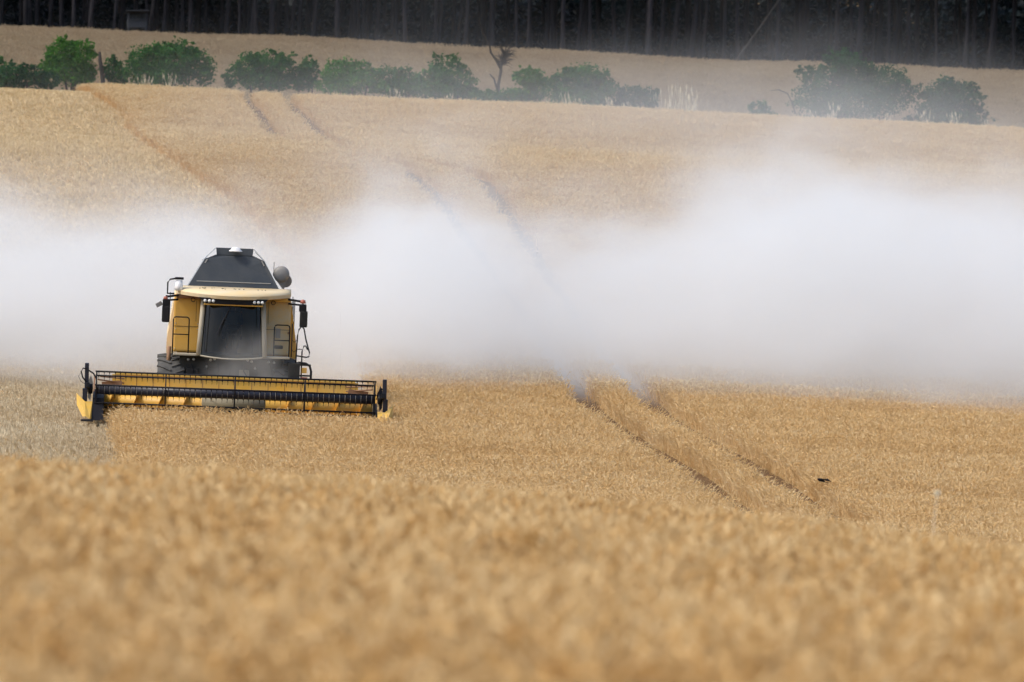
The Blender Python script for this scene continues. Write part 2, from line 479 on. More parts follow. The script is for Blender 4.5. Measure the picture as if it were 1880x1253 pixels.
for path in ([(440, 165), (455, 178), (480, 205), (512, 245), (560, 258), (660, 277), (750, 300), (800, 345), (850, 415), (920, 510), (1000, 620), (1085, 730), (1170, 785), (1266, 840), (1360, 905), (1430, 950)],
             [(505, 165), (530, 180), (570, 215), (640, 265), (740, 284), (880, 312), (920, 355), (960, 420), (990, 470), (1060, 570), (1130, 660), (1210, 735), (1310, 790), (1416, 850), (1520, 915), (1590, 955)],
             [(375, 178), (392, 200), (412, 225)], [(840, 195), (880, 215), (912, 238)]):
    P_ = np.array([hit(px, py, d0=112) for px, py in path])
    TRAM.append(P_)
def tram_dist(x, y, n=2):
    d = np.full(x.shape, 9.0)
    for P_ in TRAM[:n] if n else []:
        for (ax, ay), (bx, by) in zip(P_[:-1], P_[1:]):
            if abs(ax - bx) + abs(ay - by) < 1e-6: continue
            vx, vy = bx - ax, by - ay
            L2 = vx * vx + vy * vy
            t = np.clip(((x - ax) * vx + (y - ay) * vy) / L2, 0, 1)
            d = np.minimum(d, np.hypot(x - ax - t * vx, y - ay - t * vy))
    return d

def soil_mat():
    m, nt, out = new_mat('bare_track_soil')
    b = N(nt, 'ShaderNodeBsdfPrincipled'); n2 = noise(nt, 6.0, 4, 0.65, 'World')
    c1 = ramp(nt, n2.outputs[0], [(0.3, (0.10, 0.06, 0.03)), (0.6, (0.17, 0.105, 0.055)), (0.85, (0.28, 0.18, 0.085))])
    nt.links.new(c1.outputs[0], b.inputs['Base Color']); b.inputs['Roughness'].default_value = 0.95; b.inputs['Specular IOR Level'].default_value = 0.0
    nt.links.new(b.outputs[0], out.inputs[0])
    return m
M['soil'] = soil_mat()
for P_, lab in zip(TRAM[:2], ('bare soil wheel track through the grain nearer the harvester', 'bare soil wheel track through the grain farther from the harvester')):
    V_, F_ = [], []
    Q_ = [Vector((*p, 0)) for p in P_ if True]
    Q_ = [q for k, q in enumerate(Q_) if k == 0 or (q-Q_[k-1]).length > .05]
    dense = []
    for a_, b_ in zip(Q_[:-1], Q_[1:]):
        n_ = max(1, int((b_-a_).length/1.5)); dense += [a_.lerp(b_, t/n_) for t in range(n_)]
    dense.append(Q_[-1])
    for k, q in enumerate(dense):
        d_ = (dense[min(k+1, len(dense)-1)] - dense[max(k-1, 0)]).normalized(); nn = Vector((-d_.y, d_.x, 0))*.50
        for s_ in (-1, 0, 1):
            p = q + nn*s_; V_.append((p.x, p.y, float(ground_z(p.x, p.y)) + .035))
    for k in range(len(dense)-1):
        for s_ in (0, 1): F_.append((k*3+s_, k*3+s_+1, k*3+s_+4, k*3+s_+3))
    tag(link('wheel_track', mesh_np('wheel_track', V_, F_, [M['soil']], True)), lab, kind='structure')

# ------------------------------------------------------------------ crop prototypes (scattered as stuff)
def stalk_clump(name, seed, n, spread, h, ear, lean, thick=1.0, awn=True, mats=None):
    r = np.random.default_rng(seed)
    Vs, Fs, mi, tint = [], [], [], []
    def ring(c, rad, ax, sides, ph):
        ax = ax / np.linalg.norm(ax)
        ref = np.array([1, 0, 0.]) if abs(ax[0]) < .8 else np.array([0, 1., 0])
        a = np.cross(ax, ref); a /= np.linalg.norm(a); b = np.cross(ax, a)
        return [c + rad * (a * math.cos(ph + 2*math.pi*k/sides) + b * math.sin(ph + 2*math.pi*k/sides)) for k in range(sides)]
    for i in range(n):
        ang = r.uniform(0, 2*math.pi); rad = spread * math.sqrt(r.uniform(0, 1))
        base = np.array([rad*math.cos(ang), rad*math.sin(ang), -0.02])
        hh = h * r.uniform(0.8, 1.08)
        la = r.uniform(0, 2*math.pi); lm = lean * abs(r.normal(0.6, 0.5))
        d = np.array([math.cos(la)*lm, math.sin(la)*lm, 0])
        tnt = float(np.clip(r.normal(0.5, 0.22), 0, 1))
        p1 = base + np.array([0, 0, hh*0.55]) + d*hh*0.3
        p2 = base + np.array([0, 0, hh*0.93]) + d*hh*0.8
        sides = 3; ph = r.uniform(0, 6)
        rs = 0.0035 * thick
        o = len(Vs)
        for c, q in ((base, p1-base), (p1, p2-base), (p2, p2-p1)): Vs += ring(c, rs, q, sides, ph)
        for s in range(2):
            for k in range(sides):
                Fs.append((o+s*3+k, o+s*3+(k+1) % 3, o+s*3+3+(k+1) % 3, o+s*3+3+k)); mi.append(1)
        tint += [tnt] * 9
        if ear > 0:
            # the ear nods over
            dirv = (p2-p1)/np.linalg.norm(p2-p1)
            nod = r.uniform(0.1, 1.5)
            side = np.array([math.cos(la), math.sin(la), 0])
            e = dirv*math.cos(nod) + side*math.sin(nod)
            e2 = dirv*math.cos(nod*1.35) + side*math.sin(nod*1.35)
            L = ear * r.uniform(0.8, 1.2); w = 0.0085 * thick * r.uniform(0.85, 1.2)
            o = len(Vs); es = 4
            pts = [p2, p2+e*L*0.3, p2+e*L*0.3+e2*L*0.4, p2+e*L*0.3+e2*L*0.72]
            for c, rad_, q in zip(pts, (w*0.45, w, w*0.85, w*0.15), (e, e, e2, e2)): Vs += ring(c, rad_, q, es, ph)
            for s in range(3):
                for k in range(es):
                    Fs.append((o+s*es+k, o+s*es+(k+1) % es, o+(s+1)*es+(k+1) % es, o+(s+1)*es+k)); mi.append(0)
            et = float(np.clip(r.normal(0.5, 0.24), 0, 1))
            tint += [et] * (4*es)
            if awn:
                for q in range(3):
                    o = len(Vs); sp = r.normal(0, 0.22, 3)
                    a0 = pts[1] + (pts[2]-pts[1])*0.5*q
                    a1 = a0 + (e2 + sp)*L*0.95
                    pv = np.cross(e2, r.normal(0, 1, 3)); pv = pv/np.linalg.norm(pv)*0.0022*thick
                    Vs += [a0-pv, a0+pv, a1]; Fs.append((o, o+1, o+2)); mi.append(0); tint += [min(1, et+0.25)] * 3
        # a dry leaf blade
        if r.uniform() < 0.6:
            o = len(Vs); la2 = r.uniform(0, 6.28); s2 = np.array([math.cos(la2), math.sin(la2), 0])
            pv = np.cross(s2, [0, 0, 1.])*0.006*thick
            b0 = base*0.5+p1*0.5; b1 = b0+s2*hh*0.15+np.array([0, 0, hh*.12]); b2 = b1+s2*hh*0.18-np.array([0, 0, hh*.12])
            Vs += [b0-pv, b0+pv, b1+pv, b1-pv, b2]; Fs += [(o, o+1, o+2, o+3), (o+3, o+2, o+4)]; mi += [1, 1]; tint += [tnt] * 5
    me = mesh_np(name, Vs, Fs, mats or [M['ear'], M['stalk']])
    me.polygons.foreach_set('material_index', mi)
    a = me.attributes.new('tint', 'FLOAT', 'POINT'); a.data.foreach_set('value', np.array(tint, np.float32))
    return me

def proto_collection(name, meshes):
    c = bpy.data.collections.new(name)
    for k, me in enumerate(meshes):
        c.objects.link(bpy.data.objects.new('%s_%02d' % (name, k), me))
    return c

def scatter(name, pts, rot, scl, nproto, coll, label):
    me = bpy.data.meshes.new(name)
    n = len(pts)
    me.vertices.add(n); me.vertices.foreach_set('co', pts.astype(np.float32).reshape(-1))
    for nm, ty, key, dat in (('rot', 'FLOAT_VECTOR', 'vector', rot), ('scl', 'FLOAT_VECTOR', 'vector', scl)):
        a = me.attributes.new(nm, ty, 'POINT'); a.data.foreach_set(key, dat.astype(np.float32).reshape(-1))
    a = me.attributes.new('pick', 'INT', 'POINT'); a.data.foreach_set('value', RNG.integers(0, nproto, n).astype(np.int32))
    o = link(name, me)
    ng = bpy.data.node_groups.new(name + '_nodes', 'GeometryNodeTree')
    ng.interface.new_socket('Geometry', in_out='INPUT', socket_type='NodeSocketGeometry')
    ng.interface.new_socket('Geometry', in_out='OUTPUT', socket_type='NodeSocketGeometry')
    gi = ng.nodes.new('NodeGroupInput'); go = ng.nodes.new('NodeGroupOutput')
    iop = ng.nodes.new('GeometryNodeInstanceOnPoints'); ci = ng.nodes.new('GeometryNodeCollectionInfo')
    ci.inputs['Collection'].default_value = coll
    ci.inputs['Separate Children'].default_value = True
    ci.inputs['Reset Children'].default_value = True
    iop.inputs['Pick Instance'].default_value = True
    def na(nm, ty):
        q = ng.nodes.new('GeometryNodeInputNamedAttribute'); q.data_type = ty; q.inputs['Name'].default_value = nm
        return [s for s in q.outputs if s.enabled and s.name == 'Attribute'][0]
    e2r = ng.nodes.new('FunctionNodeEulerToRotation')
    ng.links.new(na('rot', 'FLOAT_VECTOR'), e2r.inputs[0])
    ng.links.new(e2r.outputs[0], iop.inputs['Rotation'])
    ng.links.new(na('scl', 'FLOAT_VECTOR'), iop.inputs['Scale'])
    ng.links.new(na('pick', 'INT'), iop.inputs['Instance Index'])
    ng.links.new(gi.outputs[0], iop.inputs['Points']); ng.links.new(ci.outputs[0], iop.inputs['Instance'])
    ng.links.new(iop.outputs[0], go.inputs[0])
    md = o.modifiers.new('scatter', 'NODES'); md.node_group = ng
    tag(o, label=label, kind='stuff', cat='crop')
    return o

def field_points(d0, d1, dens, margin, x_lo=None):
    """jittered points inside the visible wedge plus a margin each side"""
    A = []
    step = 1 / math.sqrt(dens)
    y = np.arange(d0, d1, step)
    for yy in y:
        w = 0.09 * yy + margin
        x = np.arange(-w, w, step)
        A.append(np.stack([x, np.full_like(x, yy)], -1))
    A = np.concatenate(A)
    A += RNG.uniform(-0.55, 0.55, A.shape) * step
    return A

def rotations(n, tilt=0.12):
    return np.stack([RNG.normal(0, tilt, n), RNG.normal(0, tilt, n), RNG.uniform(0, 2*math.pi, n)], -1)

near_c = proto_collection('near_crop_clump', [stalk_clump('near_clump%d' % k, 40+k, 13, 0.14, 0.50, 0.078, 0.32, 0.95, True, [M['near_ear'], M['near_stalk']]) for k in range(7)])
mid_c = proto_collection('mid_crop_clump', [stalk_clump('mid_clump%d' % k, 60+k, 20, 0.19, 0.54, 0.06, 0.42, 0.8) for k in range(7)])
ridge_c = proto_collection('ridge_crop_clump', [stalk_clump('ridge_clump%d' % k, 180+k, 20, 0.34, 0.55, 0.09, 0.4, 1.9, False, [M['far_ear'], M['far_ear']]) for k in range(6)])
far_c = proto_collection('far_crop_clump', [stalk_clump('far_clump%d' % k, 80+k, 32, 0.34, 0.55, 0.065, 0.4, 1.25, False, [M['hill_ear'], M['edge_stalk']]) for k in range(6)])
stub_c = proto_collection('stubble_clump', [stalk_clump('stubble_clump%d' % k, 90+k, 12, 0.085, 0.16, 0, 0.5, 1.5, False, [M['stubble_grey'], M['stubble_grey']]) for k in range(5)])
stubfar_c = proto_collection('far_stubble_clump', [stalk_clump('farstub_clump%d' % k, 95+k, 14, 0.15, 0.18, 0, 0.5, 2.6, False, [M['stubble'], M['stubble']]) for k in range(5)])

def crop(name, d0, d1, dens, margin, coll, npro, label, zs=(0.85, 1.12), tram_w=0.24, thin=None):
    p = field_points(d0, d1, dens, margin)
    x, y = p[:, 0], p[:, 1]
    keep = np.ones(len(p), bool)
    if d1 > 112 and d0 < 300:
        keep &= ~((x < cut_limit(y) + RNG.normal(0, 0.06, len(p))) & (y > 100) & (y < 300))
        td = tram_dist(x, y)
        keep &= ~((td < tram_w * (0.85 + 0.3 * RNG.uniform(size=len(p)))))
    p = p[keep]; x, y = p[:, 0], p[:, 1]
    z = ground_z(x, y)
    n = len(p)
    s = RNG.uniform(zs[0], zs[1], n)
    big = 0.06 * np.sin(x*.9 + .5*np.sin(y*.33)) * np.sin(y*.41) + 0.05 * np.sin(y*1.1 + x*.2) - 0.10*np.clip(np.sin(y*.62 + x*.06 + 1.2*np.sin(x*.15))-.45, 0, 1)*np.clip((x-1)/5, 0, 1)
    sz = s * (1 + big)
    # lodged strips sag a little
    scl = np.stack([RNG.uniform(0.9, 1.15, n)]*2 + [sz], -1)
    return scatter(name, np.stack([x, y, z], -1), rotations(n, 0.13), scl, npro, coll, label)

crop('standing_crop', 9.5, 62, 22, 4.0, near_c, 7, 'blurred ripe golden grain on the rise nearest the viewer')
crop('standing_crop', 62, 106, 10, 4.0, mid_c, 7, 'ripe grain in the dip behind the nearest rise')
crop('standing_crop', 106, 158, 22, 3.0, mid_c, 7, 'sharp golden grain around the harvester with two wheel tracks', tram_w=0.56)
crop('standing_crop', 158, 215, 9, 4.0, far_c, 6, 'pale grain on the slope behind the dust', tram_w=0.53)
crop('standing_crop', 215, 298, 8, 5.0, far_c, 6, 'ripe grain on the upper slope up to the bushes', tram_w=0.53)
crop('standing_crop', 318, 431, 4.2, 8.0, ridge_c, 6, 'distant grain field between the bushes and the forest', zs=(0.9, 1.25))

def stubble(name, d0, d1, rowgap, along, margin, coll, label, ang):
    """drill rows running towards the viewer, a little oblique"""
    ca, sa = math.cos(ang), math.sin(ang)
    L = (d1 - d0) + 40
    u = np.arange(-60, 60, rowgap); v = np.arange(-L, L, along)
    U, V = np.meshgrid(u, v)
    U = U + RNG.normal(0, 0.04 if d1 < 200 else 0.075, U.shape); V = V + RNG.uniform(-.5, .5, V.shape) * along
    x = (U * ca + V * sa).ravel() - 10; y = (-U * sa + V * ca).ravel() + (d0 + d1) / 2
    k = (y > d0) & (y < d1) & (np.abs(x) < 0.09 * y + margin) & (x < cut_limit(y))
    x, y = x[k], y[k]; n = len(x)
    scl = np.stack([RNG.uniform(0.8, 1.2, n)]*2 + [RNG.uniform(0.75, 1.2, n)], -1)
    scatter(name, np.stack([x, y, ground_z(x, y)], -1), rotations(n, 0.15), scl, 5, coll, label)
stubble('stubble', 104, 160, 0.30, 0.13, 3, stub_c, 'grey straw stubble in rows beside the yellow divider', math.radians(-10))
stubble('stubble', 160, 301, 0.42, 0.26, 5, stubfar_c, 'pale yellow stubble on the hillside behind the harvester', math.radians(-14))

# ------------------------------------------------------------------ forest
def trunk_mesh(name, seed, H=17.0, r0=0.19, bend=0.25):
    r = random.Random(seed); mb = MB()
    pts, rs = [], []
    bx, by = r.uniform(-bend, bend), r.uniform(-bend, bend)
    for k in range(9):
        t = k / 8
        pts.append((bx*math.sin(t*3.0)+r.uniform(-.03, .03), by*math.sin(t*2.5), -0.3 + t*H)); rs.append(r0*(1.25 if k == 0 else 1)*(1-0.7*t))
    mb.tube(pts, rs, 8)
    for k in range(7):                      # dead snags low on the stem
        z = r.uniform(1.5, 8); a = r.uniform(0, 6.28); L = r.uniform(.3, 1.1)
        mb.tube([(0.05*math.cos(a), 0.05*math.sin(a), z), (L*math.cos(a), L*math.sin(a), z+r.uniform(-.1, .3))], [0.025, 0.008], 4)
    bmesh.ops.recalc_face_normals(mb.bm, faces=mb.bm.faces[:])
    me = bpy.data.meshes.new(name); mb.bm.to_mesh(me); mb.bm.free(); me.materials.append(M['bark'])
    return me

def leaf_quads(C, size, r, flat=0.0, aspect=0.55):
    n = len(C)
    a = r.normal(0, 1, (n, 3)); a[:, 2] *= (1-flat); a /= np.linalg.norm(a, axis=1)[:, None]
    b = r.normal(0, 1, (n, 3)); b -= a * (a*b).sum(1)[:, None]; b /= np.linalg.norm(b, axis=1)[:, None]
    s = size * r.uniform(0.6, 1.3, n)[:, None]
    A = a*s; B = b*s*aspect
    return np.stack([C-A, C-B*0.9, C+A, C+B*0.9], 1)

def crown_mesh(name, lobes, n, leaf, seed, mat, clump=18, spread=0.16, shell=0.35):
    """leaves in sprays on branch tips spread through the lobes"""
    r = np.random.default_rng(seed)
    vol = np.array([l[3]*l[4]*l[5] for l in lobes])**0.75
    nl = np.maximum(3, (n/clump*vol/vol.sum()).astype(int))
    allC, tint = [], []
    for l, m in zip(lobes, nl):
        d = r.normal(0, 1, (m, 3)); d /= np.linalg.norm(d, axis=1)[:, None]
        rad = (r.uniform(shell, 1, m))**0.5 * (1 + 0.16*r.normal(0, 1, m))
        tips = np.array(l[:3]) + d*rad[:, None]*np.array(l[3:6])
        tt = np.clip(r.normal(0.45, 0.18, m), 0, 1)
        sp = spread*np.mean(l[3:6])
        C = tips[:, None, :] + r.normal(0, sp, (m, clump, 3))*np.array([1, 1, .8])
        allC.append(C.reshape(-1, 3)); tint.append(np.repeat(tt, clump)+r.normal(0, .1, m*clump))
    C = np.concatenate(allC); tnt = np.clip(np.concatenate(tint), 0, 1)
    me = quads_mesh(name, leaf_quads(C, leaf, r), [mat])
    a = me.attributes.new('tint', 'FLOAT', 'POINT'); a.data.foreach_set('value', np.repeat(tnt, 4).astype(np.float32))
    return me

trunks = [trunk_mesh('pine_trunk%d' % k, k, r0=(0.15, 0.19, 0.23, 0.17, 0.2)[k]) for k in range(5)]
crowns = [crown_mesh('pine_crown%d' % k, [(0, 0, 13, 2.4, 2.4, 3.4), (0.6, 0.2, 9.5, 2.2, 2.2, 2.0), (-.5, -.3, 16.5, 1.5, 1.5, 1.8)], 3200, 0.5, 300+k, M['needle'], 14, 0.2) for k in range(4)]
def pine(x, y, label, lean=0.0, sc=1.0, k=None):
    k = random.randrange(5) if k is None else k
    z = float(ground_z(x, y))
    e = empty('pine_tree', (x, y, z), (random.gauss(0, .012), lean, random.uniform(0, .3)))
    e.scale = (sc, sc, sc)
    tag(e, label, 'tree', 'pines of the forest edge')
    link('trunk', trunks[k], e); link('crown', crowns[k % 4], e)
    return e
FRONT = [(48, 1), (90, 0), (135, 4), (165, 2), (208, 0), (275, 2), (300, 0), (350, 1), (415, 2), (440, 3), (470, 1), (500, 4), (548, 0), (575, 2), (620, 1), (660, 3), (690, 0), (745, 4), (800, 3), (855, 2), (905, 4), (950, 1), (970, 0), (1003, 2), (1033, 4), (1060, 0), (1083, 3), (1148, 0), (1190, 4), (1215, 1), (1235, 2), (1268, 2), (1290, 0), (1355, 4), (1425, 0), (1470, 2), (1535, 4), (1575, 2), (1630, 0), (1668, 1), (1720, 3), (1770, 0), (1815, 2), (1860, 1)]
MARKS = [(-999, 'right of the left picture edge'), (127, 'right of the two-headed tree'), (252, 'right of the hunting hide'), (330, 'right of the wide dome bush'), (485, 'right of the dark green bush'), (640, 'right of the dust veiled light green bush'), (815, 'right of the pointed hazy bush'), (893, 'right of the bare dead tree'), (1075, 'right of the dense dark bush'), (1188, 'right of the low spiky shrub'), (1350, 'right of the leaning trunk'), (1570, 'right of the largest bush top'), (1745, 'right of the round dark bush')]
ORD = ['first', 'second', 'third', 'fourth', 'fifth', 'sixth', 'seventh', 'eighth', 'ninth']
seen = {}
for i, (px, k) in enumerate(FRONT):
    D = 433.5 + random.uniform(0, 3.5)
    mk = [m for m in MARKS if m[0] < px][-1][1]
    q = seen.get(mk, 0); seen[mk] = q + 1
    pine((px-940)*PX*D, D, 'slim pine trunk of the forest front, %s %s' % (ORD[q], mk), lean=random.gauss(0.03, .02) + (0.04 if 1180 < px < 1300 else 0), sc=random.uniform(.85, 1.15), k=k)
rows = 0
for D in (438.5, 443, 448, 454):
    w = 0.09*D + 7
    for x in np.arange(-w, w, 2.4 if D < 446 else 3.2):
        xx = x + random.uniform(-1.1, 1.1); DD = D + random.uniform(-1.3, 1.3)
        pine(xx, DD, 'pine standing deep inside the dark forest behind the front trunks', lean=random.gauss(0.02, .02), sc=random.uniform(.85, 1.2))
# flanking pines outside the frame that go on with the forest edge
for sx in (-1, 1):
    for k in range(4):
        pine(sx*(0.09*436 + 2.5 + k*3.2), 434.5 + random.uniform(0, 6), 'pine standing deep inside the dark forest behind the front trunks', lean=0.02)

# understorey of the forest: a mass nobody could count
def understorey():
    r = np.random.default_rng(77)
    C = []
    for D, h, n in ((437, 0.7, 5200), (444, 1.4, 7000), (452, 3.0, 9000), (460, 5.0, 14000), (468, 9.0, 30000), (476, 11.0, 50000), (484, 13.0, 60000)):
        x = r.uniform(-0.09*D-14, 0.09*D+14, n); y = D + r.normal(0, 1.6, n)
        hh = h*(0.7+0.3*np.sin(x*.35+D)*np.sin(x*.13+1.3))
        z = ground_z(x, y) + r.uniform(0, 1, n)**1.4*np.maximum(hh, .3)
        C.append(np.stack([x, y, z], -1))
    C = np.concatenate(C)
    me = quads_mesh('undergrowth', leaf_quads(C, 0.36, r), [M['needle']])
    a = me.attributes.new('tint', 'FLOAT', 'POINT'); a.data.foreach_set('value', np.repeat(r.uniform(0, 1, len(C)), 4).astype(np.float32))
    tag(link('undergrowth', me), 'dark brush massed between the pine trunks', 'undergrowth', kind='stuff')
understorey()
# the litter-covered forest floor
fx = np.arange(-70, 70.1, 4.0); fy = np.array([432.2, 436, 442, 450, 460, 475, 490, 500, 510, 520, 540])
FX, FY = np.meshgrid(fx, fy); FZ = ground_z(FX, FY) + 0.02
fi = np.arange(FX.size).reshape(FX.shape)
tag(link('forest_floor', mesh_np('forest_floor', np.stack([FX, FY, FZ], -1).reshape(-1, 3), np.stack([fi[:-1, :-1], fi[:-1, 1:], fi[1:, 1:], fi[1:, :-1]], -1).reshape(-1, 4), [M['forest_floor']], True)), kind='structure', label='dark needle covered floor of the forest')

# a fallen pine leaning across the forest edge
lp = empty('leaning_tree', (*at(1345, 80, 432.8)[:2], float(ground_z(at(1345, 80, 432.8)[0], 432.8))))
tag(lp, 'bare grey tree trunk leaning steeply across the forest edge', 'tree')
MB().tube([(0, 0, 0.2), (1.3, 0.1, 1.9), (2.7, 0.2, 3.9), (4.6, .3, 6.6), (7.5, .5, 10.5)], [0.10, .09, .08, .07, .04], 8).build('trunk', M['lean_bark'], lp)
MB().tube([(4.6, .3, 6.6), (5.0, .3, 7.6), (5.0, .3, 8.4)], [.04, .03, .012], 5).build('branch', M['lean_bark'], lp)

# hunting hide at the forest edge
hx, hy = at(252, 50, 431.9)[:2]; hz = float(ground_z(hx, hy))
hide = empty('hunting_hide', (hx, hy, hz), (0, 0, 0.12))
tag(hide, 'small roofed wooden hunting hide standing against the dark forest', 'hide')
def hpart(name, c, s, rot=None, mat='hide_wood'): return MB().box(c, s, rot, 0.008).build(name, M[mat], hide)
for sx in (-1, 1):
    for sy in (0, 1): hpart('leg', (sx*.66, sy*1.1, 0.45), (.1, .1, .9), (0, -sx*.05, 0))
for k in range(4): hpart('board', (0, -.03, .98+k*.145), (1.42, .03, .13))
for k in range(8): hpart('board', (-.71, .1+k*.14, 1.2), (.03, .12, .62))
for k in range(8): hpart('board', (.71, .1+k*.14, 1.2), (.03, .12, .62))
hpart('floor', (0, .55, .9), (1.42, 1.15, .05))
for sx in (-1, 1):
    for sy in (0, 1): hpart('post', (sx*.67, sy*1.1, 1.75), (.07, .07, .62))
for k in range(5): hpart('board', (-.56+k*.28, 1.13, 1.45), (.25, .03, 1.1))
hpart('window_ledge', (0, -.08, 1.52), (1.5, .14, .04))
hpart('roof', (0, .5, 2.1), (1.75, 1.6, .06), (-.1, 0, 0))

# ------------------------------------------------------------------ hedge of bushes along the bank
def bush(name, label, D, lobes_px, nleaf, mat, seed, base_py, leaf=0.085, stems=3, group='bushes along the bank', cat='bush'):
    """lobes_px: (px, py, half width, half height) in photograph pixels at distance D"""
    sc = PX*D
    bx = sum(l[0] for l in lobes_px)/len(lobes_px)
    x0 = (bx-940)*sc; z0 = float(ground_z(x0, D))
    e = empty(name, (x0, D, z0)); tag(e, label, cat, group)
    r = np.random.default_rng(seed)
    L = []
    for (px, py, hw, hh) in lobes_px:
        c = at(px, py, D) - Vector((x0, D, z0))
        L.append((c.x, r.uniform(-.25, .25), c.z, hw*sc*.98, max(hw, hh)*sc*0.85, hh*sc*.98))
        for q in range(6):       # smaller boughs break the outline
            a = r.uniform(-0.2, 3.34); f = r.uniform(.6, 1.12)
            L.append((c.x+math.cos(a)*hw*sc*f, r.uniform(-.6, .6)*hw*sc*.6, c.z+math.sin(a)*hh*sc*f, hw*sc*r.uniform(.14, .36), hw*sc*.3, hh*sc*r.uniform(.18, .4)))
    link('crown', crown_mesh(name+'_crown', L, int(nleaf*1.35), leaf, seed, mat, 16, 0.15), e)
    for k in range(stems):
        l = L[(k*4) % len(L)]
        xx = r.uniform(-.2, .2) + l[0]*.6
        MB().tube([(xx, 0, -.2), (xx*.6+l[0]*.4, l[1]*.5, l[2]*.5), (l[0], l[1], l[2]+l[5]*.2)], [.07, .05, .02], 6).build('stem', M['deadwood'], e)
    return e
B = bush
B('shrub', 'sliver of green bush cut by the left edge of the picture', 303, [(-14, 125, 24, 22)], 1500, M['leaf_mid'], 1, 160)
B('shrub', 'low dark ragged shrub left of the round two-headed tree', 301, [(25, 140, 28, 22), (62, 143, 26, 22), (10, 150, 25, 15), (90, 150, 20, 16)], 4600, M['leaf_dark'], 2, 160)
B('small_tree', 'bright green rounded tree with two heads above the stubble', 302, [(112, 100, 27, 27), (152, 103, 24, 26), (95, 122, 20, 18), (130, 132, 38, 24), (160, 140, 18, 18)], 8200, M['leaf_bright'], 3, 160, stems=4, cat='tree')
B('shrub', 'small see-through shrub between dead stump and wide dome bush', 302.5, [(207, 128, 20, 20), (215, 142, 18, 14)], 1700, M['leaf_mid'], 4, 160)
B('bush', 'widest dome shaped dark green bush on the hill crest', 301, [(275, 115, 42, 33), (320, 112, 42, 30), (360, 118, 30, 28), (250, 132, 24, 24), (300, 140, 55, 20), (375, 138, 18, 20)], 11500, M['leaf_mid'], 5, 165)
B('bush', 'dark green bush right of the wide dome bush', 302, [(455, 122, 28, 24), (492, 120, 34, 24), (520, 128, 24, 26), (430, 142, 22, 18), (490, 148, 50, 16), (538, 154, 18, 10)], 7600, M['leaf_mid'], 6, 170)
B('shrub', 'slender hazy shrub beside the dark green bush', 303, [(566, 128, 18, 22), (560, 148, 22, 18)], 2200, M['leaf_mid'], 7, 170)
B('bush', 'dust veiled light green bush left of the hazy low bush', 301.5, [(622, 135, 30, 24), (662, 135, 28, 22), (640, 155, 45, 18), (597, 160, 20, 10), (690, 160, 22, 12)], 5600, M['leaf_bright'], 8, 175)
B('bush', 'low dust veiled bush between two taller hazy bushes', 302.5, [(715, 142, 28, 18), (750, 146, 26, 18), (735, 162, 46, 14), (775, 160, 20, 12)], 4400, M['leaf_mid'], 9, 180)
B('bush', 'pointed hazy green bush left of the bare dead tree', 301.5, [(815, 125, 26, 22), (800, 148, 34, 22), (848, 148, 22, 26), (815, 168, 55, 14), (868, 176, 20, 9)], 6800, M['leaf_mid'], 10, 185)
B('shrub', 'low green brush at the foot of the bare dead tree', 301, [(900, 180, 40, 12), (940, 182, 30, 14)], 2400, M['leaf_mid'], 11, 195)
B('bush', 'light green bush directly right of the bare dead tree', 302, [(970, 143, 26, 16), (985, 160, 24, 22), (960, 178, 34, 14)], 4200, M['leaf_bright'], 12, 200)
B('bush', 'dense dark green bush right of the bare dead tree, fringed by pale grass', 300.5, [(1075, 143, 36, 22), (1035, 158, 28, 24), (1100, 160, 34, 24), (1070, 180, 55, 18)], 8600, M['leaf_mid'], 13, 205)
B('shrub', 'low spiky shrub joined to the dense dark bush on its right side', 301, [(1160, 178, 24, 18), (1188, 180, 20, 20), (1145, 190, 24, 12)], 3200, M['leaf_dark'], 14, 210)
B('shrub', 'tiny hazy shrub alone in the gap between bush groups', 302, [(1393, 200, 18, 14), (1400, 212, 28, 8)], 1300, M['leaf_mid'], 15, 220)
B('bush', 'largest dark spreading bush with thin upper shoots, behind drifting dust', 300.5, [(1545, 112, 32, 22), (1560, 128, 44, 20), (1510, 150, 40, 28), (1570, 150, 44, 30), (1625, 148, 42, 28), (1650, 175, 34, 32), (1490, 185, 36, 30), (1570, 190, 80, 30), (1478, 130, 18, 8)], 15000, M['leaf_dark'], 16, 240, stems=5)
B('bush', 'round dark bush right of the largest spreading bush', 300.8, [(1735, 172, 36, 26), (1760, 185, 42, 32), (1715, 200, 34, 28), (1790, 215, 24, 24), (1740, 222, 60, 14)], 9800, M['leaf_dark'], 17, 250)
B('shrub', 'scrap of shrub at the right edge of the hill crest', 302, [(1885, 246, 22, 8)], 900, M['leaf_mid'], 18, 255)
B('shrub', 'bush of the bank going on past the left edge', 303, [(-75, 125, 45, 32)], 2500, M['leaf_mid'], 19, 160)

# dead stump
sx_, sy_ = at(187, 150, 301.2)[:2]
st = empty('dead_stump', (sx_, sy_, float(ground_z(sx_, sy_)))); tag(st, 'bare dark dead stem standing between two green bushes', 'stump')
MB().tube([(0.05, 0, -.2), (0.05, 0, .9), (-.02, 0, 1.5), (-.10, 0, 2.0), (-.12, 0, 2.45)], [.13, .12, .11, .1, .06], 8).build('trunk', M['deadwood'], st)
MB().tube([(0.03, 0, 1.0), (.25, .05, 1.4)], [.05, .015], 5).build('branch', M['deadwood'], st)

